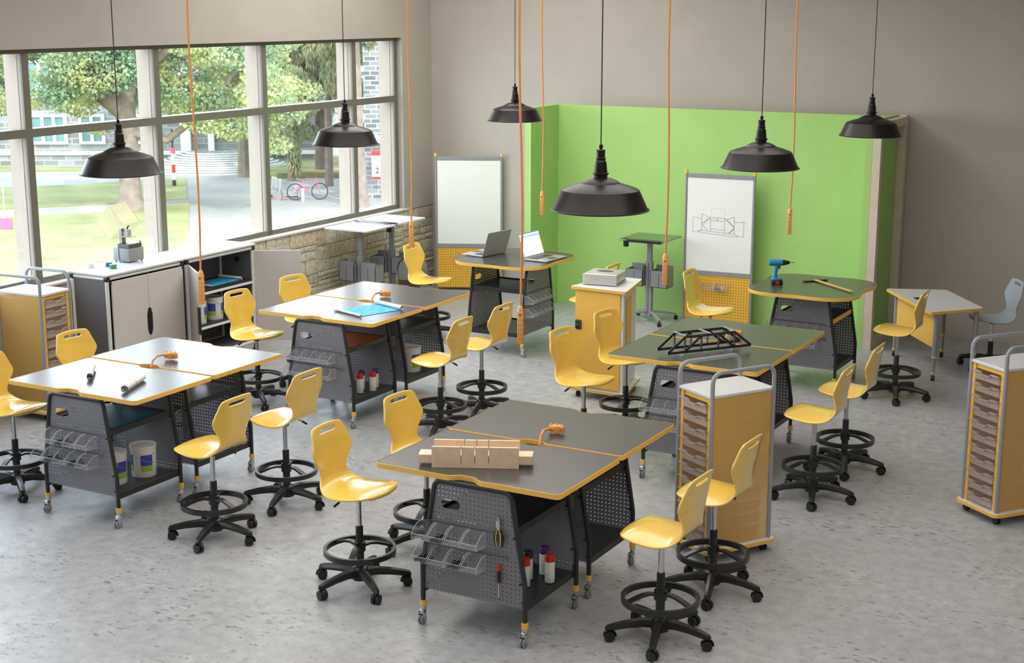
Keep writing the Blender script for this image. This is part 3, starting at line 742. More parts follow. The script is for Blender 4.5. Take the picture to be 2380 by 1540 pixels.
# ------------------------------------------------------------------ white locker (tapered) with ribbed device
def locker():
    t = empty('locker', (-6.47, 13.68, 0), 0, 'white and yellow lockable cabinet standing left of the bridge bench', 'cabinet')
    def q(ix=0.): return [(-.33+ix, -.34+ix), (.33-ix, -.375+ix), (.165-ix, .39-ix), (-.19+ix, .39-ix)]
    def rr(P, r=.04):
        out = []
        for i in range(len(P)):
            a, b, c = Vector(P[i-1]), Vector(P[i]), Vector(P[(i+1) % len(P)])
            p0 = b+(a-b).normalized()*r; p1 = b+(c-b).normalized()*r
            for k in range(6): s = k/5; out.append(tuple(p0*(1-s)**2+b*2*s*(1-s)+p1*s*s))
        return out
    top = rr(q()); ins = inset(top, .004)
    mb('white_top').prism(ins, 1.155, 1.1805).build('top_board', t); 
    for z0, z1, nm in ((1.152, 1.181, 'top_edge'), (.075, .104, 'base_edge')):
        b = mb('yellow_edge'); n = len(top); rs = [[b.b.verts.new((p[0], p[1], z)) for p in u] for u, z in ((ins, z0), (top, z0), (top, z1), (ins, z1))]
        for A, B in zip(rs, rs[1:]+rs[:1]):
            for k in range(n): b.b.faces.new((A[k], A[(k+1) % n], B[(k+1) % n], B[k]))
        b.use('yellow_edge').build(nm, t, smooth=40)
    mb('white_top').prism(ins, .078, .1035).build('base_board', t)
    b = q(.05)
    mb('white_metal').prism(b, .104, 1.152).build('carcass', t)
    fx0, fx1, fy = -.27, .275, -.33
    dr = mb('yellow_panel').box(-.262, .262, -.322, -.306, .125, 1.14, .003).build('door', t); dr.rotation_euler = (0, 0, R(-2.4)); dr.location = (0, -.006, 0)
    h = mb('black').box(-.255, -.185, -.34, -.322, .73, .83, .012, 3).use('chrome').cyl((-.225, -.345, .78), (-.225, -.338, .78), .008, n=10).use('dark_grey').box(-.2, -.188, -.343, -.338, .745, .815, .001).build('lock', t); h.rotation_euler = dr.rotation_euler; h.location = dr.location
    # yellow inset panel on the right flank
    a, c = Vector(b[1]), Vector(b[2]); d = (c-a).normalized(); nrm = Vector((d.y, -d.x))
    P = [a+d*.13+nrm*.004, a+d*.42+nrm*.004]
    m = mb('yellow_panel'); m.quad((P[0].x, P[0].y, .42), (P[1].x, P[1].y, .42), (P[1].x, P[1].y, 1.06), (P[0].x, P[0].y, 1.06)); m.build('side_window', t)
    m = mb('rubber')
    for x, y in ((-.25, -.28), (.26, -.3), (.12, .3), (-.14, .3)): m.cyl((x-.014, y, .03), (x+.014, y, .03), .03, n=14).box(x-.01, x+.01, y-.01, y+.01, .05, .076)
    m.build('casters', t)
locker()
t = empty('projector', (-6.56, 13.66, 1.1805), 8, 'silver ribbed flat box device on top of the white locker', 'device')
b = mb('silver').box(-.185, .185, -.16, .20, .008, .018)
b.box(-.185, .185, -.145, .2, .018, .12, .02, 2).build('housing', t)
b = mb('can_white')
for k in range(8): b.box(-.183, .183, -.162, -.14, .016+k*.013, .024+k*.013, .001)
b.build('cooling_fins', t)
b = mb('dark_grey'); b.prism([(.09*math.cos(2*math.pi*k/24), .04+.05*math.sin(2*math.pi*k/24)) for k in range(24)], .1195, .1225).build('lid_window', t)
mb('rubber').box(-.15, -.12, -.12, -.09, 0, .01).box(.12, .15, -.12, -.09, 0, .01).box(.12, .15, .14, .17, 0, .01).box(-.15, -.12, .14, .17, 0, .01).build('feet', t)

# ------------------------------------------------------------------ storage cabinets on the window wall
def cab_frame(t, y0, y1, x0=-11.49, x1=-10.965):
    mb('white_top').box(x0, x1+.012, y0-.012, y1+.012, 1.276, 1.30, .004).build('top_board', t)
    for x in (x0+.02, x1-.02):
        for y in (y0+.02, y1-.02): mb('white_metal').cyl((x, y, .10), (x, y, 1.24), .021, n=14).build('post', t)
    for x in (x0+.02, x1-.02): mb('white_metal').cyl((x, y0+.045, 1.250), (x, y1-.045, 1.250), .020, n=12).build('top_rail', t); mb('white_metal').cyl((x, y0+.045, .13), (x, y1-.045, .13), .020, n=12).build('bottom_rail', t)
    for y in (y0+.02, y1-.02): mb('white_metal').cyl((x0+.045, y, 1.250), (x1-.045, y, 1.250), .020, n=12).build('top_rail', t)
    for x in (x0+.02, x1-.02):
        for y in (y0+.02, y1-.02):
            mb('black').box(x-.026, x+.026, y-.026, y+.026, 1.222, 1.275, .010, 2).build('corner_joint', t)
            w = mb('rubber'); w.cyl((x-.012, y, .032), (x+.012, y, .032), .032, n=14).box(x-.015, x+.015, y-.015, y+.015, .04, .10, .003).build('caster', t)
    mb('mid_grey').box(x0+.01, x0+.016, y0+.04, y1-.04, .13, 1.235).build('back_panel', t)
    for y in (y0+.02, y1-.02): mb('mid_grey').box(x0+.04, x1-.04, y-.004, y+.004, .13, 1.235).build('side_panel', t)
    mb('mid_grey').box(x0+.02, x1-.03, y0+.03, y1-.03, .13, .142).build('bottom_shelf', t)
A = empty('storage_cabinet', (0, 0, 0), 0, 'closed white two-door storage cabinet under the window with a desktop printer on top', 'cabinet', 'white storage cabinets')
cab_frame(A, 10.97, 12.13)
def hexh(y, s, z0=.56, z1=.86):
    return [(y, z0), (y+s*.018, z0+.01), (y+s*.036, z0+.07), (y+s*.036, z1-.07), (y+s*.018, z1-.01), (y, z1)]
for y0, y1, s in ((11.02, 11.548, 1), (11.552, 12.085, -1)):
    d = mb('door_white').box(-10.962, -10.944, y0, y1, .14, 1.22, .002).build('door', A)
    yy = y1 if s == 1 else y0
    mb('black').prism(hexh(yy, -s), -10.9435, -10.939, 'X').build('door_handle', d)
    mb('black').cyl((-10.955, y0-.008 if s == 1 else y1+.008, 1.19), (-10.955, y0-.008 if s == 1 else y1+.008, 1.225), .010, n=8).build('hinge', d)
Bc = empty('storage_cabinet', (0, 0, 0), 0, 'open white storage cabinet with paint cans and a blueprint inside, left of the stone wall', 'cabinet', 'white storage cabinets')
cab_frame(Bc, 12.18, 13.36)
for z in (.86, .47):
    mb('black_metal').box(-11.46, -10.985, 12.22, 13.32, z, z+.02).use('white_metal').box(-10.99, -10.975, 12.22, 13.32, z-.03, z-.002, .002).build('shelf', Bc)
d = mb('door_white').box(0, .54, -.009, .009, .14, 1.22, .002).build('door', Bc, loc=(-10.955, 13.345, 0), rot=(0, 0, R(32)))
mb('black').box(.45, .54, -.012, .012, .5, .8, .002).build('door_handle', d)
d = mb('door_white').box(0, .54, -.009, .009, .14, 1.22, .002).build('door', Bc, loc=(-10.955, 12.205, 0), rot=(0, 0, R(-38)))
mb('black').box(.47, .548, -.012, .012, .54, .84, .002).build('door_handle', d)
mb('black').lathe([(.0, 0), (.03, 0), (.03, .03), (0, .03)], 12).build('inner_knob', Bc, loc=(-11.2, 13.33, 1.1), rot=(R(90), 0, 0))
# ------------------------------------------------------------------ easel boards
def easel(loc, rz, W, label, kind):
    t = empty('mobile_whiteboard', loc, rz, label, 'whiteboard')
    for x in (0, W):
        mb('grey_metal').cyl((x, 0, .02), (x, 0, 1.93), .016, n=12).build('post', t)
        mb('yellow').cyl((x, 0, 1.93), (x, 0, 1.975), .020, .022, n=12).build('post_cap', t)
        mb('grey_metal').box(x-.015, x+.015, -.12, .12, .0, .025, .003).build('foot', t)
    mb('grey_metal').box(.016, W-.016, -.012, .012, 1.875, 1.93, .003).build('top_rail', t)
    mb('grey_metal').box(.016, W-.016, -.012, .012, .62, .68, .003).build('middle_rail', t)
    b = mb('chrome')
    for k in range(4): b.cyl((W*(k+.5)/4, -.014, 1.905 if k % 2 else 1.89), (W*(k+.5)/4, -.011, 1.905 if k % 2 else 1.89), .006, n=8)
    b.build('rivets', t)
    mb('board_white').box(.018, W-.018, -.006, .006, .68, 1.876).build('writing_board', t)
    p = mb('peg_yellow'); p.quad((.018, -.004, .04), (W-.018, -.004, .04), (W-.018, -.004, .62), (.018, -.004, .62)); p.use('mid_grey').box(.018, W-.018, .012, .014, .04, .62)
    p.build('perforated_panel', t)
    return t
wb1 = easel((-11.19, 17.72, 0), 26, .94, 'blank whiteboard easel in the corner beside the stone wall', 0)
W2 = .90
wb2 = easel((-7.25, 17.50, 0), 3.5, W2, 'whiteboard easel with a pencil bridge sketch in front of the green booth', 1)
# drawing: board is 656 x 885 px at (152..808,130..1050) in the measured crop
def S(x, y): return (.018+(x-150)/(812-150)*(W2-.036), 1.876-(y-130)/(1050-130)*(1.876-.68))
dr = MB().use('ink')
def line(pts, w=.0016):
    for a, b in zip(pts, pts[1:]):
        A_, B_2 = S(*a), S(*b); d = Vector((B_2[0]-A_[0], B_2[1]-A_[1])); 
        if d.length == 0: continue
        d.normalize(); n = Vector((-d.y, d.x))*w
        dr.quad((A_[0]+n.x, -.0068, A_[1]+n.y), (B_2[0]+n.x, -.0068, B_2[1]+n.y), (B_2[0]-n.x, -.0068, B_2[1]-n.y), (A_[0]-n.x, -.0068, A_[1]-n.y))
line([(400, 515), (400, 422), (538, 430), (538, 518)], .0006)
line([(213, 668), (213, 522), (250, 524), (303, 538)]); line([(213, 668), (250, 666), (303, 655)])
line([(305, 482), (307, 652)], .002); line([(305, 482), (385, 520)]); line([(385, 520), (305, 582), (362, 652)], .0022); line([(392, 520), (318, 588)])
line([(392, 515), (395, 655)], .0022); line([(392, 515), (538, 518)], .0022); line([(398, 545), (538, 548)], .002); line([(395, 628), (535, 636)]); line([(538, 518), (538, 665)], .002)
line([(538, 518), (638, 606), (575, 668)], .0026); line([(558, 525), (632, 592)], .002); line([(558, 530), (634, 498), (636, 668)], .0024); line([(630, 620), (585, 668)])
line([(640, 552), (680, 546), (752, 545)], .002); line([(732, 545), (732, 692)], .002); line([(650, 672), (700, 688), (738, 690)])
line([(272, 655), (300, 648), (640, 668), (678, 685), (678, 698), (640, 692), (420, 678), (275, 670), (272, 655)], .0018)
line([(465, 522), (465, 545)], .003); line([(460, 530), (470, 530)], .0025)
dr.build('pencil_sketch', wb2, smooth=0)
line = None
for k in range(2):
    o = bpy.data.objects.new('parts_bin', BINME); COL.objects.link(o); o.scale = (1.6, .7, .9)
    c, s = math.cos(R(3.5)), math.sin(R(3.5)); lx = .34+.17*k; ly = -.012
    o.location = (-7.25+c*lx-s*ly, 17.50+s*lx+c*ly, .44); o.rotation_euler = (0, 0, R(3.5))
    tag(o, ['empty left clear pen bin on the yellow panel of the sketch whiteboard', 'right clear pen bin with coloured markers on the yellow panel of the sketch whiteboard'][k], 'bin')
    if k:
        for q, cc in enumerate(('blue_label', 'green_tape', 'can_white')):
            p = mb(cc).cyl((0, 0, 0), (0, .03, .01), .012, n=10).use('can_white').cyl((0, .03, .01), (0, .05, .02), .009, n=10).build('marker', None)
            p.location = (o.location.x-.045+.035*q, o.location.y-.055, .462); tag(p, ['blue', 'green', 'grey'][q]+'-ended marker lying in the clear pen bin of the sketch whiteboard', 'marker', 'markers in the pen bin')
o = bpy.data.objects.new('parts_bin', BINME); COL.objects.link(o); c, s = math.cos(R(26)), math.sin(R(26)); o.location = (-11.19+c*.36+s*.012, 17.72+s*.36-c*.012, .47); o.rotation_euler = (0, 0, R(26)); o.scale = (1.8, .7, .9)
tag(o, 'clear pen bin on the yellow panel of the blank whiteboard', 'bin')

# ------------------------------------------------------------------ sit-stand desks
def standdesk(loc, rz, label, topmat, podz=.47, front=1):
    t = empty('sit_stand_desk', loc, rz, label, 'desk')
    H = loc[3] if len(loc) > 3 else 0
    return t
def make_sitstand(z, topmat, label, loc, rz, W=.72, D=.70):
    t = empty('sit_stand_desk', loc, rz, label, 'desk')
    P = roundrect(-W/2, W/2, -D/2, D/2, .03)
    mb(topmat).prism(P, z-.018, z).build('desktop', t)
    if topmat == 'desk_glass':
        b = mb('grey_metal'); b.tube([(p[0], p[1], z-.009) for p in P], .008, 6, closed=True).build('desktop_rim', t)
    mb('black').box(-W/2+.12, W/2-.02, -D/2-.012, -D/2+.045, z-.03, z+.006, .003).box(-W/2+.1, W/2-.08, -D/2+.07, -D/2+.085, z-.001, z+.002).build('device_slot', t)
    mb('black').lathe([(.03, z-.10), (.034, z-.098), (.038, z+.002), (.043, z+.004), (.034, z+.004), (.03, z-.09), (0, z-.09)], 16, (-W/2+.09, -D/2+.05, 0), cap0=True).build('cup_holder', t)
    mb('dark_grey').box(-.16, .16, -.12, .12, z-.04, z-.018, .004).box(.16, .21, -.1, -.04, z-.05, z-.03, .003).build('lift_bracket', t)
    mb('grey_metal').box(-.033, .033, -.022, .022, .3, z-.03, .005).build('inner_column', t)
    mb('grey_metal').box(-.045, .045, -.032, .032, .06, .80, .006).use('dark_grey').box(-.004, .004, -.034, -.031, .1, .78).build('outer_column', t)
    b = mb('grey_metal')
    for sx, sy in ((-1, -1), (1, -1), (-1, 1), (1, 1)):
        b.tube([(sx*.03, sy*.02, .13), (sx*.12, sy*.10, .12), (sx*.27, sy*.27, .075)], .02, flat=(.02, .012))
    b.build('base_legs', t)
    for sx, sy in ((-1, -1), (1, -1), (-1, 1), (1, 1)):
        w = mb('rubber'); x, y = sx*.27, sy*.27
        for k in (-.012, .012): w.cyl((x+k-.006, y, .028), (x+k+.006, y, .028), .028, n=14)
        w.use('black').cyl((x, y, .03), (x, y, .075), .008, n=8).build('caster', t)
    for s in (-1, 1):
        b = mb('grey_plastic'); x0, x1 = (.055, .29) if s == 1 else (-.29, -.055)
        # open-topped angled side bins
        a, c = (x0, x1)
        for (u0, u1, v0, v1, z0, z1) in ((a, c, -.10, -.094, .47, .69), (a, c, .094, .10, .47, .74), (a, a+.006, -.10, .10, .47, .69), (c-.006, c, -.10, .10, .47, .74), (a, c, -.10, .10, .47, .476)):
            b.box(u0, u1, v0, v1, z0, z1)
        b.box((a+c)/2-.003, (a+c)/2+.003, -.10, .10, .47, .66)
        b.build('storage_pod', t)
    return t
make_sitstand(1.2, 'white_top', 'white-topped sit-stand desk against the stone wall, nearer of the touching two', (-11.075, 15.67, 0), 180, .68, .70)
make_sitstand(1.2, 'white_top', 'white-topped sit-stand desk against the stone wall, farther of the touching two', (-11.10, 16.43, 0), 0, .68, .70)
make_sitstand(1.105, 'desk_glass', 'green-reflecting sit-stand desk with black cup holder in front of the green booth', (-7.62, 17.22, 0), 0, .62, .62)
# backpack
t = empty('backpack', (-10.62, 16.2, .27), 0, 'grey backpack with a brown flap hanging from the farther white-topped desk', 'bag')
P = [(-.17, 0), (.17, 0), (.18, .2)] + [(.18*math.cos(R(a)), .30+.20*math.sin(R(a))) for a in range(0, 181, 20)] + [(-.18, .2)]
mb('bag').prism(P, -.09, .09, 'Y').build('body', t, smooth=50)
P2 = [(-.13, .02), (.13, .02)] + [(.14*math.cos(R(a)), .28+.15*math.sin(R(a))) for a in range(0, 181, 20)]
mb('bag').prism(P2, -.13, -.085, 'Y').build('front_pocket', t, smooth=50)
mb('brown').box(-.14, .14, -.137, -.128, .06, .19, .004).build('flap', t)
mb('black').tube([(.18*math.cos(R(a)), -.092, .30+.20*math.sin(R(a))) for a in range(0, 181, 20)], .006, 6).tube([(-.03, .05, .49), (-.03, .0, .56), (.03, .0, .56), (.03, .05, .49)], .007, 6).build('straps', t)
t.rotation_euler = (0, 0, R(12))

# ------------------------------------------------------------------ angled desk at right
t = empty('angled_desk', (0, 0, 0), 0, 'white trapezoid desk with yellow edge and yellow modesty panel on the right', 'desk')
Q = [(-4.455, 16.90), (-3.655, 15.76), (-3.205, 16.28), (-3.82, 17.17)]
def rr2(P, r=.04):
    out = []
    for i in range(len(P)):
        a, b, c = Vector(P[i-1]), Vector(P[i]), Vector(P[(i+1) % len(P)])
        p0 = b+(a-b).normalized()*r; p1 = b+(c-b).normalized()*r
        for k in range(6): s = k/5; out.append(tuple(p0*(1-s)**2+b*2*s*(1-s)+p1*s*s))
    return out
T_ = rr2(Q); I_ = inset(T_, .003)
mb('white_top').prism(I_, .752, .7805).build('desktop', t)
b = mb('yellow_edge'); n = len(T_); rs = [[b.b.verts.new((p[0], p[1], z)) for p in u] for u, z in ((I_, .75), (T_, .75), (T_, .779), (I_, .782))]
for A_, B2 in zip(rs, rs[1:]+rs[:1]):
    for k in range(n): b.b.faces.new((A_[k], A_[(k+1) % n], B2[(k+1) % n], B2[k]))
b.use('yellow_edge').build('edge_band', t, smooth=40)
for x, y in ((-3.615, 15.87), (-3.275, 16.27), (-4.30, 16.83), (-3.80, 17.05)):
    lg = mb('grey_metal').cyl((x, y, .26), (x, y, .75), .026, n=14).cyl((x, y, .07), (x, y, .27), .019, n=12).build('leg', t)
    mb('yellow_edge').cyl((x, y, .255), (x, y, .28), .028, n=14).cyl((x, y, .075), (x, y, .10), .024, n=14).build('leg_collar', lg)
    mb('rubber').cyl((x-.016, y, .03), (x+.016, y, .03), .03, n=14).use('grey_metal').box(x-.008, x+.008, y-.01, y+.01, .04, .08).build('caster', lg)
a, b_ = Vector((-3.63, 15.90)), Vector((-4.32, 16.87)); d = (b_-a).normalized(); nn = Vector((-d.y, d.x))*.008
p = mb('yellow_panel'); A0 = a+d*.03; B0 = b_-d*.03
p.prism([(A0.x-nn.x, A0.y-nn.y), (B0.x-nn.x, B0.y-nn.y), (B0.x+nn.x, B0.y+nn.y), (A0.x+nn.x, A0.y+nn.y)], .36, .745).build('modesty_panel', t)
mb('black').box(-.035, .035, -.045, .045, 0, .008, .002).build('cable_flap', t, loc=(-3.97, 16.46, .781), rot=(0, 0, R(35)))
mb('dark_grey').box(-3.50, -3.42, 16.1, 16.35, .735, .75).build('drawer_slide', t)

# ------------------------------------------------------------------ pendants
def pendant():
    t = empty('pendant_lamp')
    sh = [(.010, .235), (.018, .232), (.048, .228), (.050, .22), (.044, .215), (.046, .17), (.053, .165), (.053, .157), (.046, .152), (.05, .145), (.058, .14), (.070, .06), (.080, .058), (.082, .045), (.074, .04)]
    # neck: scaled to z .12 above rim top
    k = .66
    neck = [(r*.60, .205+z*.80*1.02) for r, z in [(.01, .235), (.045, .232), (.052, .225), (.046, .218), (.046, .172), (.055, .167), (.055, .155), (.047, .150), (.052, .142), (.062, .135), (.074, .05), (.088, .046), (.088, .034), (.075, .028), (.075, 0)]]
    neck = [(r*1.0, z) for r, z in neck]
    mb('lamp').lathe(list(reversed(neck)), 28).build('lamp_neck', t, smooth=30)
    prof = [(.045, .212), (.075, .206), (.105, .192), (.125, .180), (.128, .176), (.19, .158), (.245, .138), (.256, .131), (.263, .118), (.31, .014), (.318, .005), (.326, .003), (.326, -.001), (.318, -.004), (.304, .008), (.256, .112), (.235, .13), (.12, .168), (.04, .20)]
    mb('lamp').lathe(prof[:14], 56).use('lamp_in').lathe(prof[13:], 56).build('lamp_shade', t, smooth=24)
    mb('lamp').lathe([(.006, .43), (.012, .425), (.014, .41), (.009, .40), (.014, .39)], 14).build('cable_grip', t)
    mb('rubber').cyl((0, 0, .42), (0, 0, CZ-2.7), .0042, n=8).build('cord', t)
    mb('lamp_in').lathe([(.0, .06), (.02, .065), (.03, .09), (.02, .13), (.015, .17)], 16).build('bulb', t)
    return t
pl = pendant(); tag(pl, cat='lamp')
for i, (x, y, lab) in enumerate(((-8.49, 8.72, 'black dome pendant lamp hanging over the rolled-paper bench, leftmost of six'), (-8.43, 11.71, 'black dome pendant lamp in front of the window, over the blueprint bench'), (-8.48, 15.18, 'black dome pendant lamp over the laptop table, partly behind an orange cord'),
        (-4.195, 8.66, 'largest-looking black dome pendant lamp, front centre over the mitre box bench'), (-4.167, 11.63, 'black dome pendant lamp above the bridge bench, right of centre'), (-4.25, 15.18, 'black dome pendant lamp over the drill table, rightmost of six'))):
    place(pl, i, (x, y, 2.70), 0, lab, 'black dome pendant lamps')

# ------------------------------------------------------------------ hanging orange power strips
def cordstrip():
    t = empty('hanging_power_strip')
    mb('orange').box(-.021, .021, -.024, .024, 0, .235, .006, 2).lathe([(.024, .22), (.022, .25), (.015, .27), (.007, .28)], 12).build('strip_body', t)
    b = mb('dark_grey')
    for k in range(5):
        z = .03+.034*k
        for s in (-1, 1): b.box(s*.008-.0015, s*.008+.0015, -.0248, -.0238, z, z+.009); b.box(.0208, .0218, s*.008-.0015, s*.008+.0015, z, z+.009)
    b.build('outlets', t)
    mb('red').box(-.007, .007, -.027, -.023, .205, .22, .001).box(.0205, .024, -.007, .007, .205, .22, .001).build('switch', t)
    pts = [(0.0, 0.0, .27)]+[(.012*math.sin(k*.9), .004*math.cos(k), .27+(CZ-1.65-.27)*k/10) for k in range(1, 11)]
    mb('orange_cord').tube(pts, .0085, 8).build('cord', t)
    return t
cs = cordstrip(); tag(cs, cat='power strip')
for i, (x, y, lab) in enumerate(((-7.92, 8.965, 'orange power strip hanging in front of the open white cabinet'), (-7.995, 12.19, 'orange power strip hanging before the yellow stool in the window corner'), (-4.965, 8.97, 'orange power strip hanging longest, at the centre before the laptop table'),
        (-7.975, 14.92, 'small orange power strip hanging before the green booth side'), (-4.968, 11.555, 'orange power strip hanging beside the green-topped sit-stand desk'), (-4.985, 14.89, 'small orange power strip hanging before the green back panel at right'))):
    place(cs, i, (x, y, 1.65), 20, lab, 'orange hanging power strips')

# ------------------------------------------------------------------ orange table taps
def tap():
    t = empty('power_tap')
    mb('orange').box(-.055, .055, -.022, .022, .012, .062, .006, 2).box(-.022, .022, -.030, .03, .010, .065, .005, 2).build('tap_body', t)
    b = mb('orange')
    for x in (-.04, 0, .04): b.cyl((x, .0, .06), (x, .0, .074), .007, n=10)
    b.build('tap_lugs', t)
    b = mb('dark_grey')
    for x in (-.038, .038): b.box(x-.006, x-.003, -.0235, -.0215, .03, .042).box(x+.003, x+.006, -.0235, -.0215, .03, .042)
    b.build('outlets', t)
    mb('orange_cord').tube([(-.02, -.03, .04), (-.04, -.07, .055), (-.06, -.13, .055), (-.06, -.20, .03), (-.055, -.235, -.02), (-.05, -.25, -.12)], .009, 8).build('cord', t)
    return t
tp = tap(); tag(tp, cat='power tap')
for i, (x, y, lab) in enumerate(((-4.60, 8.84, 'orange three-way power tap behind the wooden mitre box'), (-8.51, 9.21, 'orange three-way power tap on the bench behind the rolled papers'), (-8.475, 12.41, 'orange three-way power tap on the bench behind the blueprint'), (-4.61, 12.39, 'orange three-way power tap seen through the truss bridge'))):
    place(tp, i, (x, y, 1.0605), 12, lab, 'orange three-way power taps')

# ------------------------------------------------------------------ things on the tables
Z = 1.0615
# mitre box
t = empty('mitre_box', (-4.735, 7.955, Z), 25.8, 'pale wooden mitre box holding a timber beam on the front-centre bench', 'mitre box')
L2 = .285
mb('wood').box(-L2, L2, -.07, .07, 0, .02, .001).build('bottom_board', t)
for s, nm in ((-1, 'front_wall'), (1, 'rear_wall')):
    b = mb('wood'); y0, y1 = (s*.08-.010, s*.08+.010); cuts = [-.092, -.002, .088] if s == -1 else [-.082, -.002, .078]
    xs = [-L2]+sum([[c-.0035, c+.0035] for c in cuts], [])+[L2]
    for i in range(0, 8, 2): b.box(xs[i], xs[i+1], y0, y1, .028, .142, .0008)
    b.box(-L2, L2, y0, y1, 0, .03, .0008); b.build(nm, t)
o = mb('wood').box(-.375, .375, -.06, .06, .0205, .078, .001).build('timber_beam', None, loc=(-4.735, 7.955, Z), rot=(0, 0, R(25.8))); tag(o, 'square pale timber beam lying through the mitre box, both ends sticking out', 'beam')
# bridge
t = empty('truss_bridge_model', (-4.64, 11.695, Z), 53.6, 'black metal truss bridge model with grey cross plates on a bench', 'bridge model')
def strut(p, q, w=.011, m='black_metal', nm='strut'):
    mb(m).tube([p, q], .01, flat=(.003, w)).build(nm, t)
bx = [-.42, -.25, -.085, .085, .25, .42]; zt, zb = .175, .045
for s, yy in ((-1, -.088), (1, .088)):
    strut((bx[0], yy, zb), (bx[5], yy, zb), nm='bottom_chord'); strut((bx[1], yy, zt), (bx[4], yy, zt), nm='top_chord')
    for i in (1, 2, 3, 4): strut((bx[i], yy, zb), (bx[i], yy, zt), nm='vertical_strut')
    for p, q in ((0, 1), (1, 2), (4, 3), (5, 4)): strut((bx[p], yy, zb), (bx[q], yy, zt), nm='diagonal_strut')
    b = mb('chrome')
    for x in bx: b.cyl((x, yy-.007, zb), (x, yy+.007, zb), .004, n=6)
    for x in bx[1:5]: b.cyl((x, yy-.007, zt), (x, yy+.007, zt), .004, n=6)
    b.build('bolts', t)
for x in (bx[1], 0, bx[4]): mb('grey_metal').box(x-.012, x+.012, -.095, .095, zt+.010, zt+.016, .001).build('top_cross_plate', t)
for x in (bx[1], 0, bx[4]): mb('grey_metal').prism([(-.09, .035), (.09, .035), (.06, 0), (-.06, 0)], x-.002, x+.002, 'X').build('foot_plate', t)
# blueprint on table W3
def blueprint(loc, rz, w, h, label, r=.016):
    t = empty('blueprint', loc, rz, label, 'blueprint')
    mb('blueprint').box(-w/2, w/2, -h/2, h/2, .001, .003).build('sheet', t)
    for s, rr_ in ((-1, r*.6), (1, r)):
        b = mb('paper'); y = s*h/2
        sp = [((rr_-.0006*k)*math.cos(R(-90+k*30)), (rr_-.0006*k)*math.sin(R(-90+k*30))) for k in range(0, 26)]
        for p, q in zip(sp, sp[1:]):
            b.quad((-w/2-.02, y+s*p[0], rr_+.002+p[1]), (w/2+.02, y+s*p[0], rr_+.002+p[1]), (w/2+.02, y+s*q[0], rr_+.002+q[1]), (-w/2-.02, y+s*q[0], rr_+.002+q[1]))
        b.build('rolled_edge', t, smooth=60)
    return t
blueprint((-8.235, 11.755, Z), -18.5, .40, .50, 'unrolled bright blue blueprint with white rolled edges on the blueprint bench', .024)
blueprint((-11.22, 12.95, .8805), 0, .30, .52, 'blue blueprint lying on the upper shelf of the open cabinet', .02)
def roll(a, b_, label, r=.027):
    c = [(a[0]+b_[0])/2, (a[1]+b_[1])/2]; ang = math.atan2(b_[1]-a[1], b_[0]-a[0]); L = math.hypot(b_[0]-a[0], b_[1]-a[1])
    t = empty('rolled_paper', (c[0], c[1], Z+r), math.degrees(ang), label, 'paper roll', 'rolled papers')
    b = mb('paper'); 
    pr = [(r*(1-.012*k)*math.cos(R(k*24)), r*(1-.012*k)*math.sin(R(k*24))) for k in range(0, 50)]
    for p, q in zip(pr, pr[1:]): b.quad((-L/2, p[0], p[1]), (L/2, p[0], p[1]), (L/2, q[0], q[1]), (-L/2, q[0], q[1]))
    b.build('paper_roll', t, smooth=60)
    mb('dark_grey').cyl((-L/2-.001, 0, 0), (-L/2+.012, 0, 0), r+.0015, n=20, caps=False).build('dark_end', t)
    mb('mid_grey').cyl((.0, 0, 0), (.004, 0, 0), r+.0012, n=20, caps=False).build('rubber_band', t)
roll((-8.60, 8.35), (-8.83, 8.62), 'short white rolled paper on the left half of the front-left bench')
roll((-8.08, 8.20), (-8.22, 8.56), 'white rolled paper on the right half of the front-left bench', .026)
# laptops
def laptop(loc, rz, label, tilt, lit):
    t = empty('laptop', loc, rz, label, 'laptop', 'open laptops')
    mb('silver').box(0, .32, -.23, .23, .004, .020, .004).build('base', t)
    b = mb('dark_grey')
    for i in range(4):
        for j in range(11): b.box(.03+i*.034, .058+i*.034, -.19+j*.035, -.16+j*.035, .0202, .0222)
    b.box(.2, .30, -.06, .06, .0202, .0206); b.build('keyboard', t)
    s = mb('silver').box(-.005, .005, -.23, .23, 0, .30, .003).build('lid', t, loc=(0, 0, .018), rot=(0, R(-tilt), 0))
    if lit: mb('screen').box(.0052, .006, -.215, .215, .02, .285).use('screen_blue').box(.0061, .0065, -.215, .215, .24, .27).build('screen', s)
    else: mb('black').box(.0052, .006, -.215, .215, .02, .285).build('screen', s)
    return t
laptop((-8.81, 15.25, Z), 172, 'open silver laptop seen from behind on the left of the clover table', 18, False)
laptop((-8.29, 15.32, Z), -4, 'open silver laptop with lit screen on the right of the clover table', 18, True)
# drill
t = empty('cordless_drill', (-5.165, 15.08, Z), 32, 'blue cordless drill with red accents standing upright on its battery', 'drill')
mb('rubber').box(-.06, .06, -.04, .04, 0, .05, .010, 2).use('red').box(-.022, .02, -.042, -.036, .004, .046, .002).build('battery', t)
mb('blue_tool').box(-.058, .056, -.038, .038, .048, .075, .012, 2).tube([(-.025, 0, .06), (-.022, 0, .12), (-.012, 0, .17), (-.005, 0, .215)], .02, 12, rads=[.03, .022, .022, .028]).build('handle', t)
mb('blue_tool').cyl((-.085, 0, .24), (.05, 0, .24), .035, n=20).cyl((-.095, 0, .24), (-.085, 0, .24), .027, n=20).build('motor_housing', t)
mb('red').box(.015, .032, -.008, .008, .17, .21, .003).build('trigger', t)
mb('black').cyl((.05, 0, .24), (.085, 0, .24), .032, .028, n=18).cyl((.085, 0, .24), (.13, 0, .24), .028, .016, n=18).build('chuck', t)
mb('chrome').cyl((.13, 0, .24), (.19, 0, .24), .0035, n=8).build('drill_bit', t)
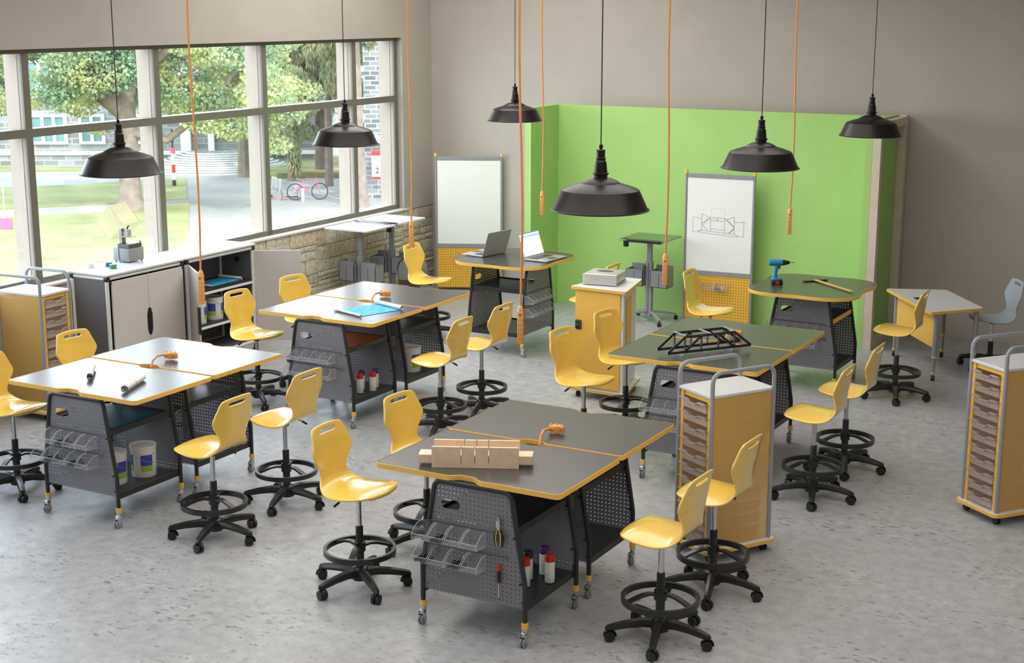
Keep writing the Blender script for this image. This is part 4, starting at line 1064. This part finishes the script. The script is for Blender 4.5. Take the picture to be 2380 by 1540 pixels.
# T-square
t = empty('t_square', (-4.86, 15.47, Z), -40, 'wooden T-square with black head lying on the drill table', 'ruler')
mb('wood_orange').box(0, .72, -.025, .025, .012, .018, .001).build('blade', t); mb('black').box(-.03, .02, -.15, .15, 0, .0125, .002).build('head', t)
# pliers and screwdriver on the front panel (vertical plane y = 7.67)
Y0 = 8.03-.36-.012
t = empty('pliers', (-4.395, Y0, .665), 0, 'yellow and black handled combination pliers on the front-centre perforated panel', 'pliers')
mb('chrome').tube([(0, 0, .10), (.006, 0, .14), (.002, 0, .185)], .01, 8, rads=[.016, .013, .004]).tube([(0, 0, .10), (-.006, 0, .14), (-.002, 0, .185)], .01, 8, rads=[.016, .013, .004]).build('jaws', t)
for s in (-1, 1): mb('rubber').tube([(s*.004, 0, .105), (s*.024, 0, .07), (s*.027, 0, .03), (s*.02, 0, -.015)], .008, 8, rads=[.007, .010, .010, .007]).use('yellow').tube([(s*.004, -.008, .105), (s*.015, -.009, .07), (s*.018, -.009, .03), (s*.014, -.006, -.012)], .003, 6).build('grip', t)
t = empty('screwdriver', (-4.395, Y0, .30), 0, 'red and black handled screwdriver hanging on the front-centre perforated panel', 'screwdriver')
mb('rubber').lathe([(.008, .10), (.013, .11), (.012, .14), (.014, .17), (.012, .19)], 12, cap0=True).use('red').lathe([(.009, .10), (.014, .105), (.009, .12)], 12).lathe([(.0125, .185), (.015, .20), (.014, .215), (.008, .225), (.001, .227)], 12).build('grip', t)
mb('chrome').cyl((0, 0, 0), (0, 0, .10), .0035, n=8).use('rubber').cyl((0, 0, -.012), (0, 0, .0), .0035, n=8).build('shaft', t)
# spray cans
def can(x, y, cap, label):
    t = empty('spray_can', (x, y, .2635), 0, label, 'spray can', 'spray cans')
    mb('can_white').lathe([(.0, 0), (.032, 0), (.034, .004), (.034, .145), (.030, .152), (.026, .156)], 20).build('can_body', t)
    mb('rubber').lathe([(.0345, .0), (.0345, .006)], 20).build('base_rim', t)
    mb(cap).lathe([(.0335, .150), (.0335, .192), (.030, .198), (0, .198)], 20).build('cap', t)
for x, y, c, l in ((-4.385, 7.99, 'red', 'red-capped spray can, left one on the mitre box bench shelf'), (-4.275, 8.13, 'red', 'red-capped spray can, right one on the mitre box bench shelf'), (-4.43, 8.11, 'black', 'black-capped spray can on the mitre box bench shelf'), (-4.375, 8.24, 'purple', 'purple-capped spray can on the mitre box bench shelf'),
                   (-8.21, 11.55, 'red', 'red-capped spray can, left one on the blueprint bench shelf'), (-8.145, 11.68, 'red', 'red-capped spray can, right one on the blueprint bench shelf'), (-8.27, 11.66, 'black', 'black-capped spray can on the blueprint bench shelf'), (-8.2, 11.80, 'purple', 'purple-capped spray can on the blueprint bench shelf')): can(x, y, c, l)
def bucket(x, y, z, label, rz=0, r=.105, h=.26):
    t = empty('paint_bucket', (x, y, z), rz, label, 'bucket', 'labelled paint buckets')
    mb('can_white').lathe([(0, 0), (r*.93, 0), (r*.95, .006), (r, h-.02), (r+.004, h-.018), (r+.004, h), (r-.004, h), (r-.01, h-.02), (0, h-.02)], 28).build('bucket_body', t)
    for a0, a1 in ((-150, -100), (-60, -5)):
        b = mb('blue_label')
        pts = [R(a0+(a1-a0)*k/6) for k in range(7)]
        for z0, z1, m in ((.10, .19, 'blue_label'), (.05, .10, 'lime_label')):
            b.use(m); rz0 = r*(.95+.05*z0/h)+.001; rz1 = r*(.95+.05*z1/h)+.001
            for p, q in zip(pts, pts[1:]): b.quad((rz0*math.cos(p), rz0*math.sin(p), z0), (rz0*math.cos(q), rz0*math.sin(q), z0), (rz1*math.cos(q), rz1*math.sin(q), z1), (rz1*math.cos(p), rz1*math.sin(p), z1))
        b.build('bucket_label', t)
    mb('grey_metal').tube([(r*math.cos(R(a)), r*math.sin(R(a))-.012, h*.72+h*.30*math.sin(R((a+80)*1.0))*-1*.8) for a in range(-170, 11, 12)], .002, 6).cyl((-r-.006, 0, h*.75), (r+.006, 0, h*.75), .004, n=6).build('wire_handle', t)
bucket(-8.255, 8.55, .2635, 'paint bucket at the right on the lower shelf of the rolled-paper bench')
bucket(-8.32, 8.28, .2635, 'paint bucket at the left on the lower shelf of the rolled-paper bench', 30)
bucket(-8.28, 12.58, .2635, 'paint bucket on the lower shelf behind the blueprint bench', 10)
bucket(-11.13, 12.80, .4905, 'paint bucket at the right inside the open white cabinet', 60)
bucket(-11.12, 12.50, .4905, 'paint bucket at the left inside the open white cabinet', 60)
o = mb('blue_sheet').box(-.29, .29, -.30, .22, .0, .008, .001).build('craft_sheet', None, loc=(-8.44, 8.42, .7735)); tag(o, 'teal blue sheet on the upper shelf of the rolled-paper bench', 'sheet')
o = mb('orange_sheet').box(-.29, .29, -.28, .26, .0, .008, .001).build('craft_sheet', None, loc=(-8.455, 11.62, .7735)); tag(o, 'orange sheet on the upper shelf of the blueprint bench', 'sheet')
# resin printer on the cabinet
t = empty('desktop_printer', (-11.37, 11.725, 1.3005), 0, 'grey desktop resin printer with its amber cover lifted open on the white cabinet', 'printer')
a_ = .115
b = mb('grey_plastic').box(-a_, a_, -a_, a_, .012, .155, .008, 2).use('rubber')
for sx in (-1, 1):
    for sy in (-1, 1): b.cyl((sx*.095, sy*.095, 0), (sx*.095, sy*.095, .014), .01, n=8)
b.build('printer_body', t)
mb('dark_grey').box(-.06, .105, -.10, .10, .155, .20, .004).use('black').box(-.045, .092, -.085, .085, .1985, .2015).cyl((.09, .09, .2), (.09, .09, .222), .006, n=8).build('resin_tray', t)
mb('silver').box(-.105, -.055, -.03, .03, .155, .36, .004).build('lift_column', t)
mb('silver').box(-.07, .07, -.055, .055, .268, .276, .002).box(-.03, .03, -.03, .03, .276, .35, .004).box(-.06, .0, -.012, .012, .30, .33).build('build_plate', t)
mb('black').tube([(.0, 0, .35), (.0, .005, .37), (.02, .005, .388)], .008, 8).cyl((-.04, -.035, .335), (-.02, -.05, .345), .012, n=8).build('clamp_knob', t)
c = mb('amber_clear')
P0, P1, P2, P3 = (-.11, -.11, .17), (-.11, -.11, .30), (-.11, .11, .30), (-.11, .11, .17)
c.quad((-.112, -.11, .155), (-.112, -.03, .155), (-.112, -.03, .30), (-.112, -.11, .30))
# tilted open box cover
a = .135; H_ = .27
hood = mb('amber_clear').box(-a, a, -a, -a+.003, 0, H_).box(-a, a, a-.003, a, 0, H_).box(-a, -a+.003, -a, a, 0, H_).box(a-.003, a, -a, a, 0, H_).box(-a, a, -a, a, H_-.003, H_).use('bin_edge')
for p, q in (((-a, -a, 0), (-a, -a, H_)), ((a, -a, 0), (a, -a, H_)), ((a, a, 0), (a, a, H_)), ((-a, a, 0), (-a, a, H_)), ((-a, -a, H_), (a, -a, H_)), ((a, -a, H_), (a, a, H_)), ((a, a, H_), (-a, a, H_)), ((-a, a, H_), (-a, -a, H_)), ((-a, -a, 0), (a, -a, 0)), ((-a, a, 0), (a, a, 0)), ((-a, -a, 0), (-a, a, 0)), ((a, -a, 0), (a, a, 0))): hood.tube([p, q], .0022, 4)
hood.build('amber_cover', t, loc=(-.04, 0, .325), rot=(0, R(-42), 0))
c.build('amber_back', t)
mb('black').tube([(-.03, -.118, .155), (-.028, -.121, .08), (-.02, -.119, .03), (-.018, -.12, .003)], .003, 6).build('power_cable', t)
def tape(x, y, m, label):
    t = empty('tape_roll', (x, y, 1.3005), 0, label, 'tape', 'tape rolls')
    mb(m).lathe([(.022, 0), (.037, 0), (.037, .045), (.022, .045), (.022, 0)], 24).build('tape', t)
    mb('paper').lathe([(.018, 0.0), (.0225, 0.0), (.0225, .046), (.018, .046), (.018, 0)], 20).build('core', t)
tape(-11.415, 11.205, 'can_white', 'white tape roll alone at the left on the white cabinet top')
tape(-11.18, 11.29, 'green_tape', 'green tape roll on the white cabinet top')
tape(-11.31, 11.36, 'blue_tape', 'blue tape roll behind the green one on the white cabinet top')
# ------------------------------------------------------------------ outdoors (ground 4 m below the floor)
GZ = -4.0
b = mb('paving'); b.quad((-140, -30, GZ), (-11.9, -30, GZ), (-11.9, 160, GZ), (-140, 160, GZ)); tag(b.build('ground', smooth=0), 'pale paved campus ground outside', kind='structure')
def lawn(P, z=.03, m='lawn', nm='lawn'):
    o = mb(m).prism(P, GZ, GZ+z).build(nm, smooth=0); tag(o, kind='structure'); return o
lawn([(-52, 33), (-47.5, 37.6), (-43.0, 42.2), (-42.1, 44.3), (-41.9, 46.9), (-29.3, 32.6), (-20, 22), (-28, 14)])
lawn([(-60, 39), (-55.1, 43.7), (-51.5, 47.9), (-47.9, 53.5), (-42.7, 47.7), (-44.4, 44.7), (-49.0, 38.8), (-55, 33)])
lawn([(-64.3, 51.3), (-53.1, 56.1), (-52.9, 54.9), (-61.3, 48.8)])
lawn([(-44.6, 54.8), (-43.6, 56.5), (-41.4, 57.4), (-37, 57), (-36, 62), (-43.8, 66), (-50, 62)], .25)
lawn([(-43.6, 56.9), (-42.0, 57.3), (-41.2, 58.8), (-43.2, 58.6)], .32, 'earth', 'mulch_bed')
lawn([(-34.6, 44.8), (-34.0, 47.1), (-31.9, 44.0), (-32.7, 42.3)])
def leaves(name, mname, blobs, n, size, seed, droop=0, parent=None, ax=1.0):
    r = np.random.default_rng(seed); w = np.array([b[3]*b[4]*b[5] for b in blobs])**.6; w /= w.sum()
    idx = r.choice(len(blobs), n, p=w); B = np.array(blobs)[idx]
    d = r.normal(size=(n, 3)); d /= np.linalg.norm(d, axis=1)[:, None]; rad = r.uniform(.35, 1, n)**.6
    c = B[:, :3]+d*rad[:, None]*B[:, 3:6]
    u = r.normal(size=(n, 3)); u /= np.linalg.norm(u, axis=1)[:, None]
    v = np.cross(u, r.normal(size=(n, 3))); v /= np.linalg.norm(v, axis=1)[:, None]
    if droop:
        v = np.tile(np.array([[0, 0, -1.]]), (n, 1))+r.normal(size=(n, 3))*.25; u = r.normal(size=(n, 3)); u[:, 2] *= .2; u /= np.linalg.norm(u, axis=1)[:, None]
    s = r.uniform(.6, 1.3, n)[:, None]*size; a = u*s*ax; bb = v*s*(1 if not droop else droop)
    co = np.stack([c-a*.5, c-bb*.4+a*.0, c+a*.5, c+bb*.6], 1).reshape(-1, 3)
    me = bpy.data.meshes.new(name); me.vertices.add(4*n); me.vertices.foreach_set('co', co.astype('f').ravel())
    me.loops.add(4*n); me.loops.foreach_set('vertex_index', np.arange(4*n, dtype='i')); me.polygons.add(n)
    me.polygons.foreach_set('loop_start', np.arange(0, 4*n, 4, dtype='i')); me.update(calc_edges=True); me.materials.append(M[mname])
    o = bpy.data.objects.new(name, me); COL.objects.link(o); o.parent = parent; tag(o, kind='stuff'); return o
def fwd(px, py, dist_scale, z):  # point at known plan position
    return (px*dist_scale, py*dist_scale, z)
# big maple
t = empty('maple_tree', (0, 0, 0), 0, 'large broad-leaved tree with forked dark trunk on the lawn outside', 'tree')
tx, ty = -42.4, 44.0
b = mb('bark').tube([(tx, ty, GZ-.1), (tx, ty, GZ+.5), (tx+.02, ty+.05, -1.5), (tx-.05, ty, .4)], .5, 14, rads=[.8, .44, .38, .42])
b.build('trunk', t, smooth=60)
rt = Vector((.872, .489, 0))
def limb(pts, rads, nm='branch'):
    mb('bark').tube([(tx+rt.x*x+d*-.3, ty+rt.y*x+d*.3, z) for x, z, d in pts], .2, 10, rads=rads).build(nm, t, smooth=60)
limb([(-.1, .0, 0), (-1.2, .9, 0), (-2.3, 2.4, .5), (-3.0, 4.2, 1)], [.42, .34, .26, .2])
limb([(.0, .2, 0), (.3, 1.6, 0), (.2, 3.2, 0), (1.0, 5.5, 0)], [.42, .34, .3, .2])
limb([(.2, -.9, 0), (1.6, -1.2, 0), (3.0, -.2, 0), (4.6, 1.6, 0)], [.2, .16, .13, .08])
limb([(.1, .8, 0), (1.4, 2.0, 0), (2.8, 3.2, 0)], [.25, .18, .1])
bl = []
rg = random.Random(11)
def P3(x, z, d): return (tx+rt.x*x-d*.5, ty+rt.y*x+d*.8, z)
for k in range(135):
    x = rg.uniform(-9.5, 7.2); z = rg.uniform(.3, 6.0); d = rg.uniform(-3, 4)
    if z < 1.2 and -1.6 < x < 1.0: d = abs(d)+1
    p = P3(x, z, d); s = rg.uniform(.7, 1.3); bl.append((p[0], p[1], p[2], s, s, s*.65))
for k in range(26):
    p = P3(rg.uniform(-1.6, 1.6), rg.uniform(1.1, 5), -2.2); s = rg.uniform(.5, .9); bl.append((p[0], p[1], p[2], s, s, s*.6))
for x, z, s in ((2.2, .2, .8), (3.2, -.4, .9), (4.4, -.6, 1.0), (5.6, -.5, .9), (6.6, -.1, .8), (3.8, .5, 1.1), (5.4, .6, 1.1), (6.0, -1.4, .7), (-1.7, .2, .8), (-2.4, .9, .9), (-1.0, -.7, .5), (1.6, 1.0, 1)):
    p = P3(x, z, -.5); bl.append((p[0], p[1], p[2], s, s, s*.6))
leaves('foliage', 'maple', bl, 95000, .15, 2, parent=t)
# second maple to the right of the first, further back
t = empty('maple_tree', (0, 0, 0), 0, 'light green tree whose crown fills the window between the lawn tree and the conifers', 'tree')
x0, y0 = -46.0, 55.5
mb('bark').tube([(x0, y0, GZ), (x0+.1, y0, 0), (x0, y0+.2, 5)], .2, 8, rads=[.3, .24, .15]).build('trunk', t)
bl = []
for k in range(30):
    x = rg.uniform(-5.5, 1.2); z = rg.uniform(.2, 5.5); s = rg.uniform(.8, 1.4); bl.append((x0+rt.x*x, y0+rt.y*x+rg.uniform(-1, 1.5), z, s, s, s*.7))
for x, z, s in ((2.0, -.9, .8), (3.0, -1.8, .7), (3.5, -.3, .9)): bl.append((x0+rt.x*x, y0+rt.y*x, z, s, s, s*.7))
leaves('foliage', 'maple', bl, 26000, .16, 5, parent=t)
# conifers
for i, (x0, y0, lab, w) in enumerate(((-42.9, 55.2, 'drooping conifer beyond the bollards', 1.5), (-43.0, 57.8, 'tall dark-trunked conifer behind the mulch bed', 1.8), (-40.2, 54.5, 'drooping conifer boughs left of the thick pale trunk', .9))):
    t = empty('conifer_tree', (0, 0, 0), 0, lab, 'tree')
    mb('bark').tube([(x0, y0, GZ), (x0+.05, y0, 0), (x0, y0, 6)], .3, 10, rads=[.38 if i == 1 else .2, .3 if i == 1 else .16, .15]).build('trunk', t)
    bl = []
    for k in range(34):
        z = rg.uniform((-1.4, -1.0, .3)[i], 6.5); a = rg.uniform(0, 6.3); q = rg.uniform(.2, 1)*w*(1.3-.06*z); bl.append((x0+q*math.cos(a), y0+q*math.sin(a), z, .55, .55, .75))
    if i == 0: bl += [(x0+.2, y0, z, .35, .35, .5) for z in (-3.2, -2.7, -2.2, -1.7)]
    leaves('foliage', 'conifer', bl, 16000, .10, 20+i, droop=3, parent=t)
t = empty('pine_tree', (0, 0, 0), 0, 'thick pale straight pine trunk near the right end of the window', 'tree')
x0, y0 = -34.9, 49.3
mb('bark').tube([(x0, y0, GZ-.1), (x0, y0, GZ+.6), (x0-.08, y0, -1), (x0-.12, y0, 2), (x0-.25, y0, 7)], .4, 14, rads=[.48, .37, .33, .30, .26]).build('trunk', t, smooth=60)
bl = [(x0+rg.uniform(-.9, 1.0), y0+rg.uniform(-.4, .8), rg.uniform(2.6, 5), .35, .35, .5) for k in range(10)]
leaves('foliage', 'conifer', bl, 2200, .11, 31, droop=2.6, parent=t)
t = empty('ivy_bush', (0, 0, 0), 0, 'dense green ivy-covered bank behind the conifers', 'bush')
bl = [(-42.0+rg.uniform(-2.5, 3), 62.5+rg.uniform(-.6, .6), rg.uniform(-3.6, 0), .9, .9, .8) for k in range(20)]
leaves('foliage', 'ivy', bl, 9000, .18, 40, parent=t); mb('bark').tube([(-42, 62.5, GZ), (-42, 62.5, -1)], .1, 6).build('stem', t)
t = empty('tree_line', (0, 0, 0), 0, 'hazy light green trees beyond the stone building', 'trees')
bl = [(-75+1.7*k+rg.uniform(-1, 1), 62+1.1*k+rg.uniform(-1, 1), rg.uniform(-1, 9), 2.6, 2.6, 2.2) for k in range(30)]
leaves('foliage', 'maple', bl, 14000, .4, 50, parent=t); mb('bark').tube([(-60, 72, GZ), (-60, 72, 4)], .3, 6).build('trunk', t)
# pale stone hall far across the lawn
t = empty('stone_hall', (-64.5, 50.2, GZ), math.degrees(math.atan2(9.8, 15.8)), 'long grey stone building with white-framed mullioned windows across the lawn', 'building')
mb('far_stone').box(-8, 22, .3, 8, 0, 7.0).build('facade', t, smooth=0)
mb('far_trim').box(-8, 22, .22, .31, .55, .75).box(-8, 22, .2, .35, 6.8, 7.1).build('stone_band', t, smooth=0)
def win_(x, z, n, w=.42, h=1.25):
    W_ = n*w+.16*(n+1)
    f = mb('far_trim').box(x, x+W_, .17, .32, z-.14, z+.0).box(x, x+W_, .17, .32, z+h, z+h+.14)
    for k in range(n+1): f.box(x+k*(w+.16), x+k*(w+.16)+.16, .17, .32, z, z+h)
    f = f.build('window', t, smooth=0)
    for k in range(n): mb('far_glass').box(x+.16+k*(w+.16), x+.16+k*(w+.16)+w, .25, .31, z, z+h).build('pane', f, smooth=0)
for x, z, n in ((6.9, 1.25, 3), (9.4, 1.25, 2), (3.4, 1.25, 3), (12.0, 1.25, 2), (-.5, 1.25, 3), (3.4, 4.0, 3), (6.9, 4.0, 3), (9.4, 4.0, 2), (12, 4.0, 2), (-.5, 4, 3), (16.5, 1.6, 3), (19.4, 1.6, 2), (17.5, 4.4, 3)): win_(x, z, n)
mb('far_trim').box(14.6, 15.1, .0, .3, 0, 6.9).box(16, 16.3, 0, .3, 0, 6.9).build('pier', t, smooth=0)
# curved steps
t = empty('stone_steps', (-49.6, 57.9, GZ), 31.8, 'wide curved pale stone steps across the plaza', 'steps')
for k in range(10):
    r_ = 3.3-.22*k; P = [(r_*1.25*math.cos(R(a)), r_*math.sin(R(a))) for a in range(180, 361, 9)]
    mb('far_trim').prism(P, .09*k, .09*(k+1)-.015).use('far_stone').prism([(p[0]*.993, p[1]*.993) for p in P], .09*(k+1)-.02, .09*(k+1)-.012).build('step', t, smooth=0)
# brick building at the right end of the view
t = empty('brick_building', (-35.8, 51.6, GZ), 34, 'grey brick building with a white canopy beam at the right end of the window view', 'building')
mb('far_brick').box(-.3, 14, 0, 5, 0, 12).build('facade', t, smooth=0)
mb('far_trim').box(-.8, 14, -.35, .0, 2.4, 2.7).box(-1.0, -.85, -.3, -.15, 0, 2.4).box(.9, 1.3, -.06, 0, 4, 6).build('canopy', t, smooth=0)
s = mb('far_trim').box(.0, .45, -.5, -.44, .9, 2.1).use('red').box(.0, .45, -.51, -.5, 1.9, 2.1).box(.0, .45, -.51, -.5, .9, 1.0).build('wall_sign', t, smooth=0)
cu = bpy.data.curves.new('digit', 'FONT'); cu.body = '2'; cu.size = .35; cu.extrude = .004; cu.align_x = 'CENTER'
o = bpy.data.objects.new('sign_digit', cu); COL.objects.link(o); dg = bpy.context.evaluated_depsgraph_get(); me = bpy.data.meshes.new_from_object(o.evaluated_get(dg)); bpy.data.objects.remove(o, do_unlink=True)
me.materials.clear(); me.materials.append(M['rubber']); o = bpy.data.objects.new('sign_digit', me); COL.objects.link(o); o.parent = s; o.location = (.225, -.515, 1.15); o.rotation_euler = (R(90), 0, 0)
# bollards
for i, (x, y) in enumerate(((-41.6, 52.2), (-41.2, 51.9), (-40.75, 51.6), (-38.75, 50.15), (-38.35, 50.0), (-37.8, 49.35))):
    o = mb('grey_metal').cyl((0, 0, 0), (0, 0, .55), .075, n=10).cyl((0, 0, .55), (0, 0, .58), .075, .05, n=10).build('bollard', None, loc=(x, y, GZ))
    tag(o, ['back-left', 'middle', 'front'][i % 3]+(' grey bollard of the left trio on the plaza' if i < 3 else ' grey bollard of the trio by the bicycles'), 'bollard', 'plaza bollards')
# bicycles
def bike(loc, rz, label, fallen, m='pink'):
    t = empty('bicycle', loc, rz, label, 'bicycle', 'bicycles by the bollards')
    if fallen: t.rotation_euler = (R(82), 0, R(rz))
    r_ = .34
    for x in (-.52, .52):
        w = mb('rubber').tube([(x+r_*math.cos(R(a)), 0, r_+.02+r_*math.sin(R(a))) for a in range(0, 360, 15)], .022, 6, closed=True).build('wheel', t)
        b = mb('chrome')
        for a in range(0, 180, 30): b.cyl((x-r_*math.cos(R(a)), 0, r_+.02-r_*math.sin(R(a))), (x+r_*math.cos(R(a)), 0, r_+.02+r_*math.sin(R(a))), .004, n=4)
        b.build('spokes', w)
    z = r_+.02
    mb(m).tube([(-.52, 0, z), (-.1, 0, z-.05), (.38, 0, .82), (-.18, 0, .78), (-.52, 0, z)], .02, 6).tube([(-.1, 0, z-.05), (-.2, 0, .92)], .018, 6).tube([(.52, 0, z), (.36, 0, .95)], .02, 6).build('frame', t)
    mb('rubber').box(-.32, -.08, -.06, .06, .92, .96, .01).build('saddle', t)
    mb('rubber').tube([(.3, -.28, 1.0), (.36, 0, .96), (.3, .28, 1.0)], .014, 6).build('handlebar', t)
bike((-38.0, 49.95, GZ), 42, 'pink bicycle leaning at the bollards outside', False)
bike((-39.45, 50.0, GZ+.05), 20, 'fallen bicycle lying beside the upright pink one', True)
# banded post and field sign
t = empty('banded_post', (-46.3, 50.9, GZ), 0, 'slim post with red and white bands on the plaza edge', 'post')
for z0, z1, m, r_ in ((0, .3, 'rubber', .09), (.3, .62, 'far_trim', .09), (.62, 1.0, 'red', .085), (1.0, 1.5, 'far_trim', .08), (1.5, 1.75, 'pink', .12), (1.75, 2.6, 'rubber', .04)): mb(m).cyl((0, 0, z0), (0, 0, z1), r_, n=10).build('post_band', t)
t = empty('lawn_sign', (-42.6, 37.4, GZ), 30, 'pink fabric sign with white pole on the lawn at the left edge', 'sign')
mb('pink').box(-.5, .5, -.02, .02, .05, .45).build('sign_panel', t); mb('far_trim').cyl((.2, 0, 0), (.25, 0, 1.7), .02, n=8).build('pole', t)

# resolve duplicates of meshes that were shared but unlinked
for m in list(bpy.data.meshes):
    if m.users == 0: bpy.data.meshes.remove(m)

for o in bpy.data.objects:
    if o.name.split('.')[0] in ('bolts', 'outlets', 'rivets', 'tap_lugs', 'keyboard', 'casters', 'spokes', 'feet', 'cooling_fins', 'inner_screws'): o['kind'] = 'stuff'
    if 'label' in o and len(o['label'].split()) > 16: print('LONG', o.name, o['label'])
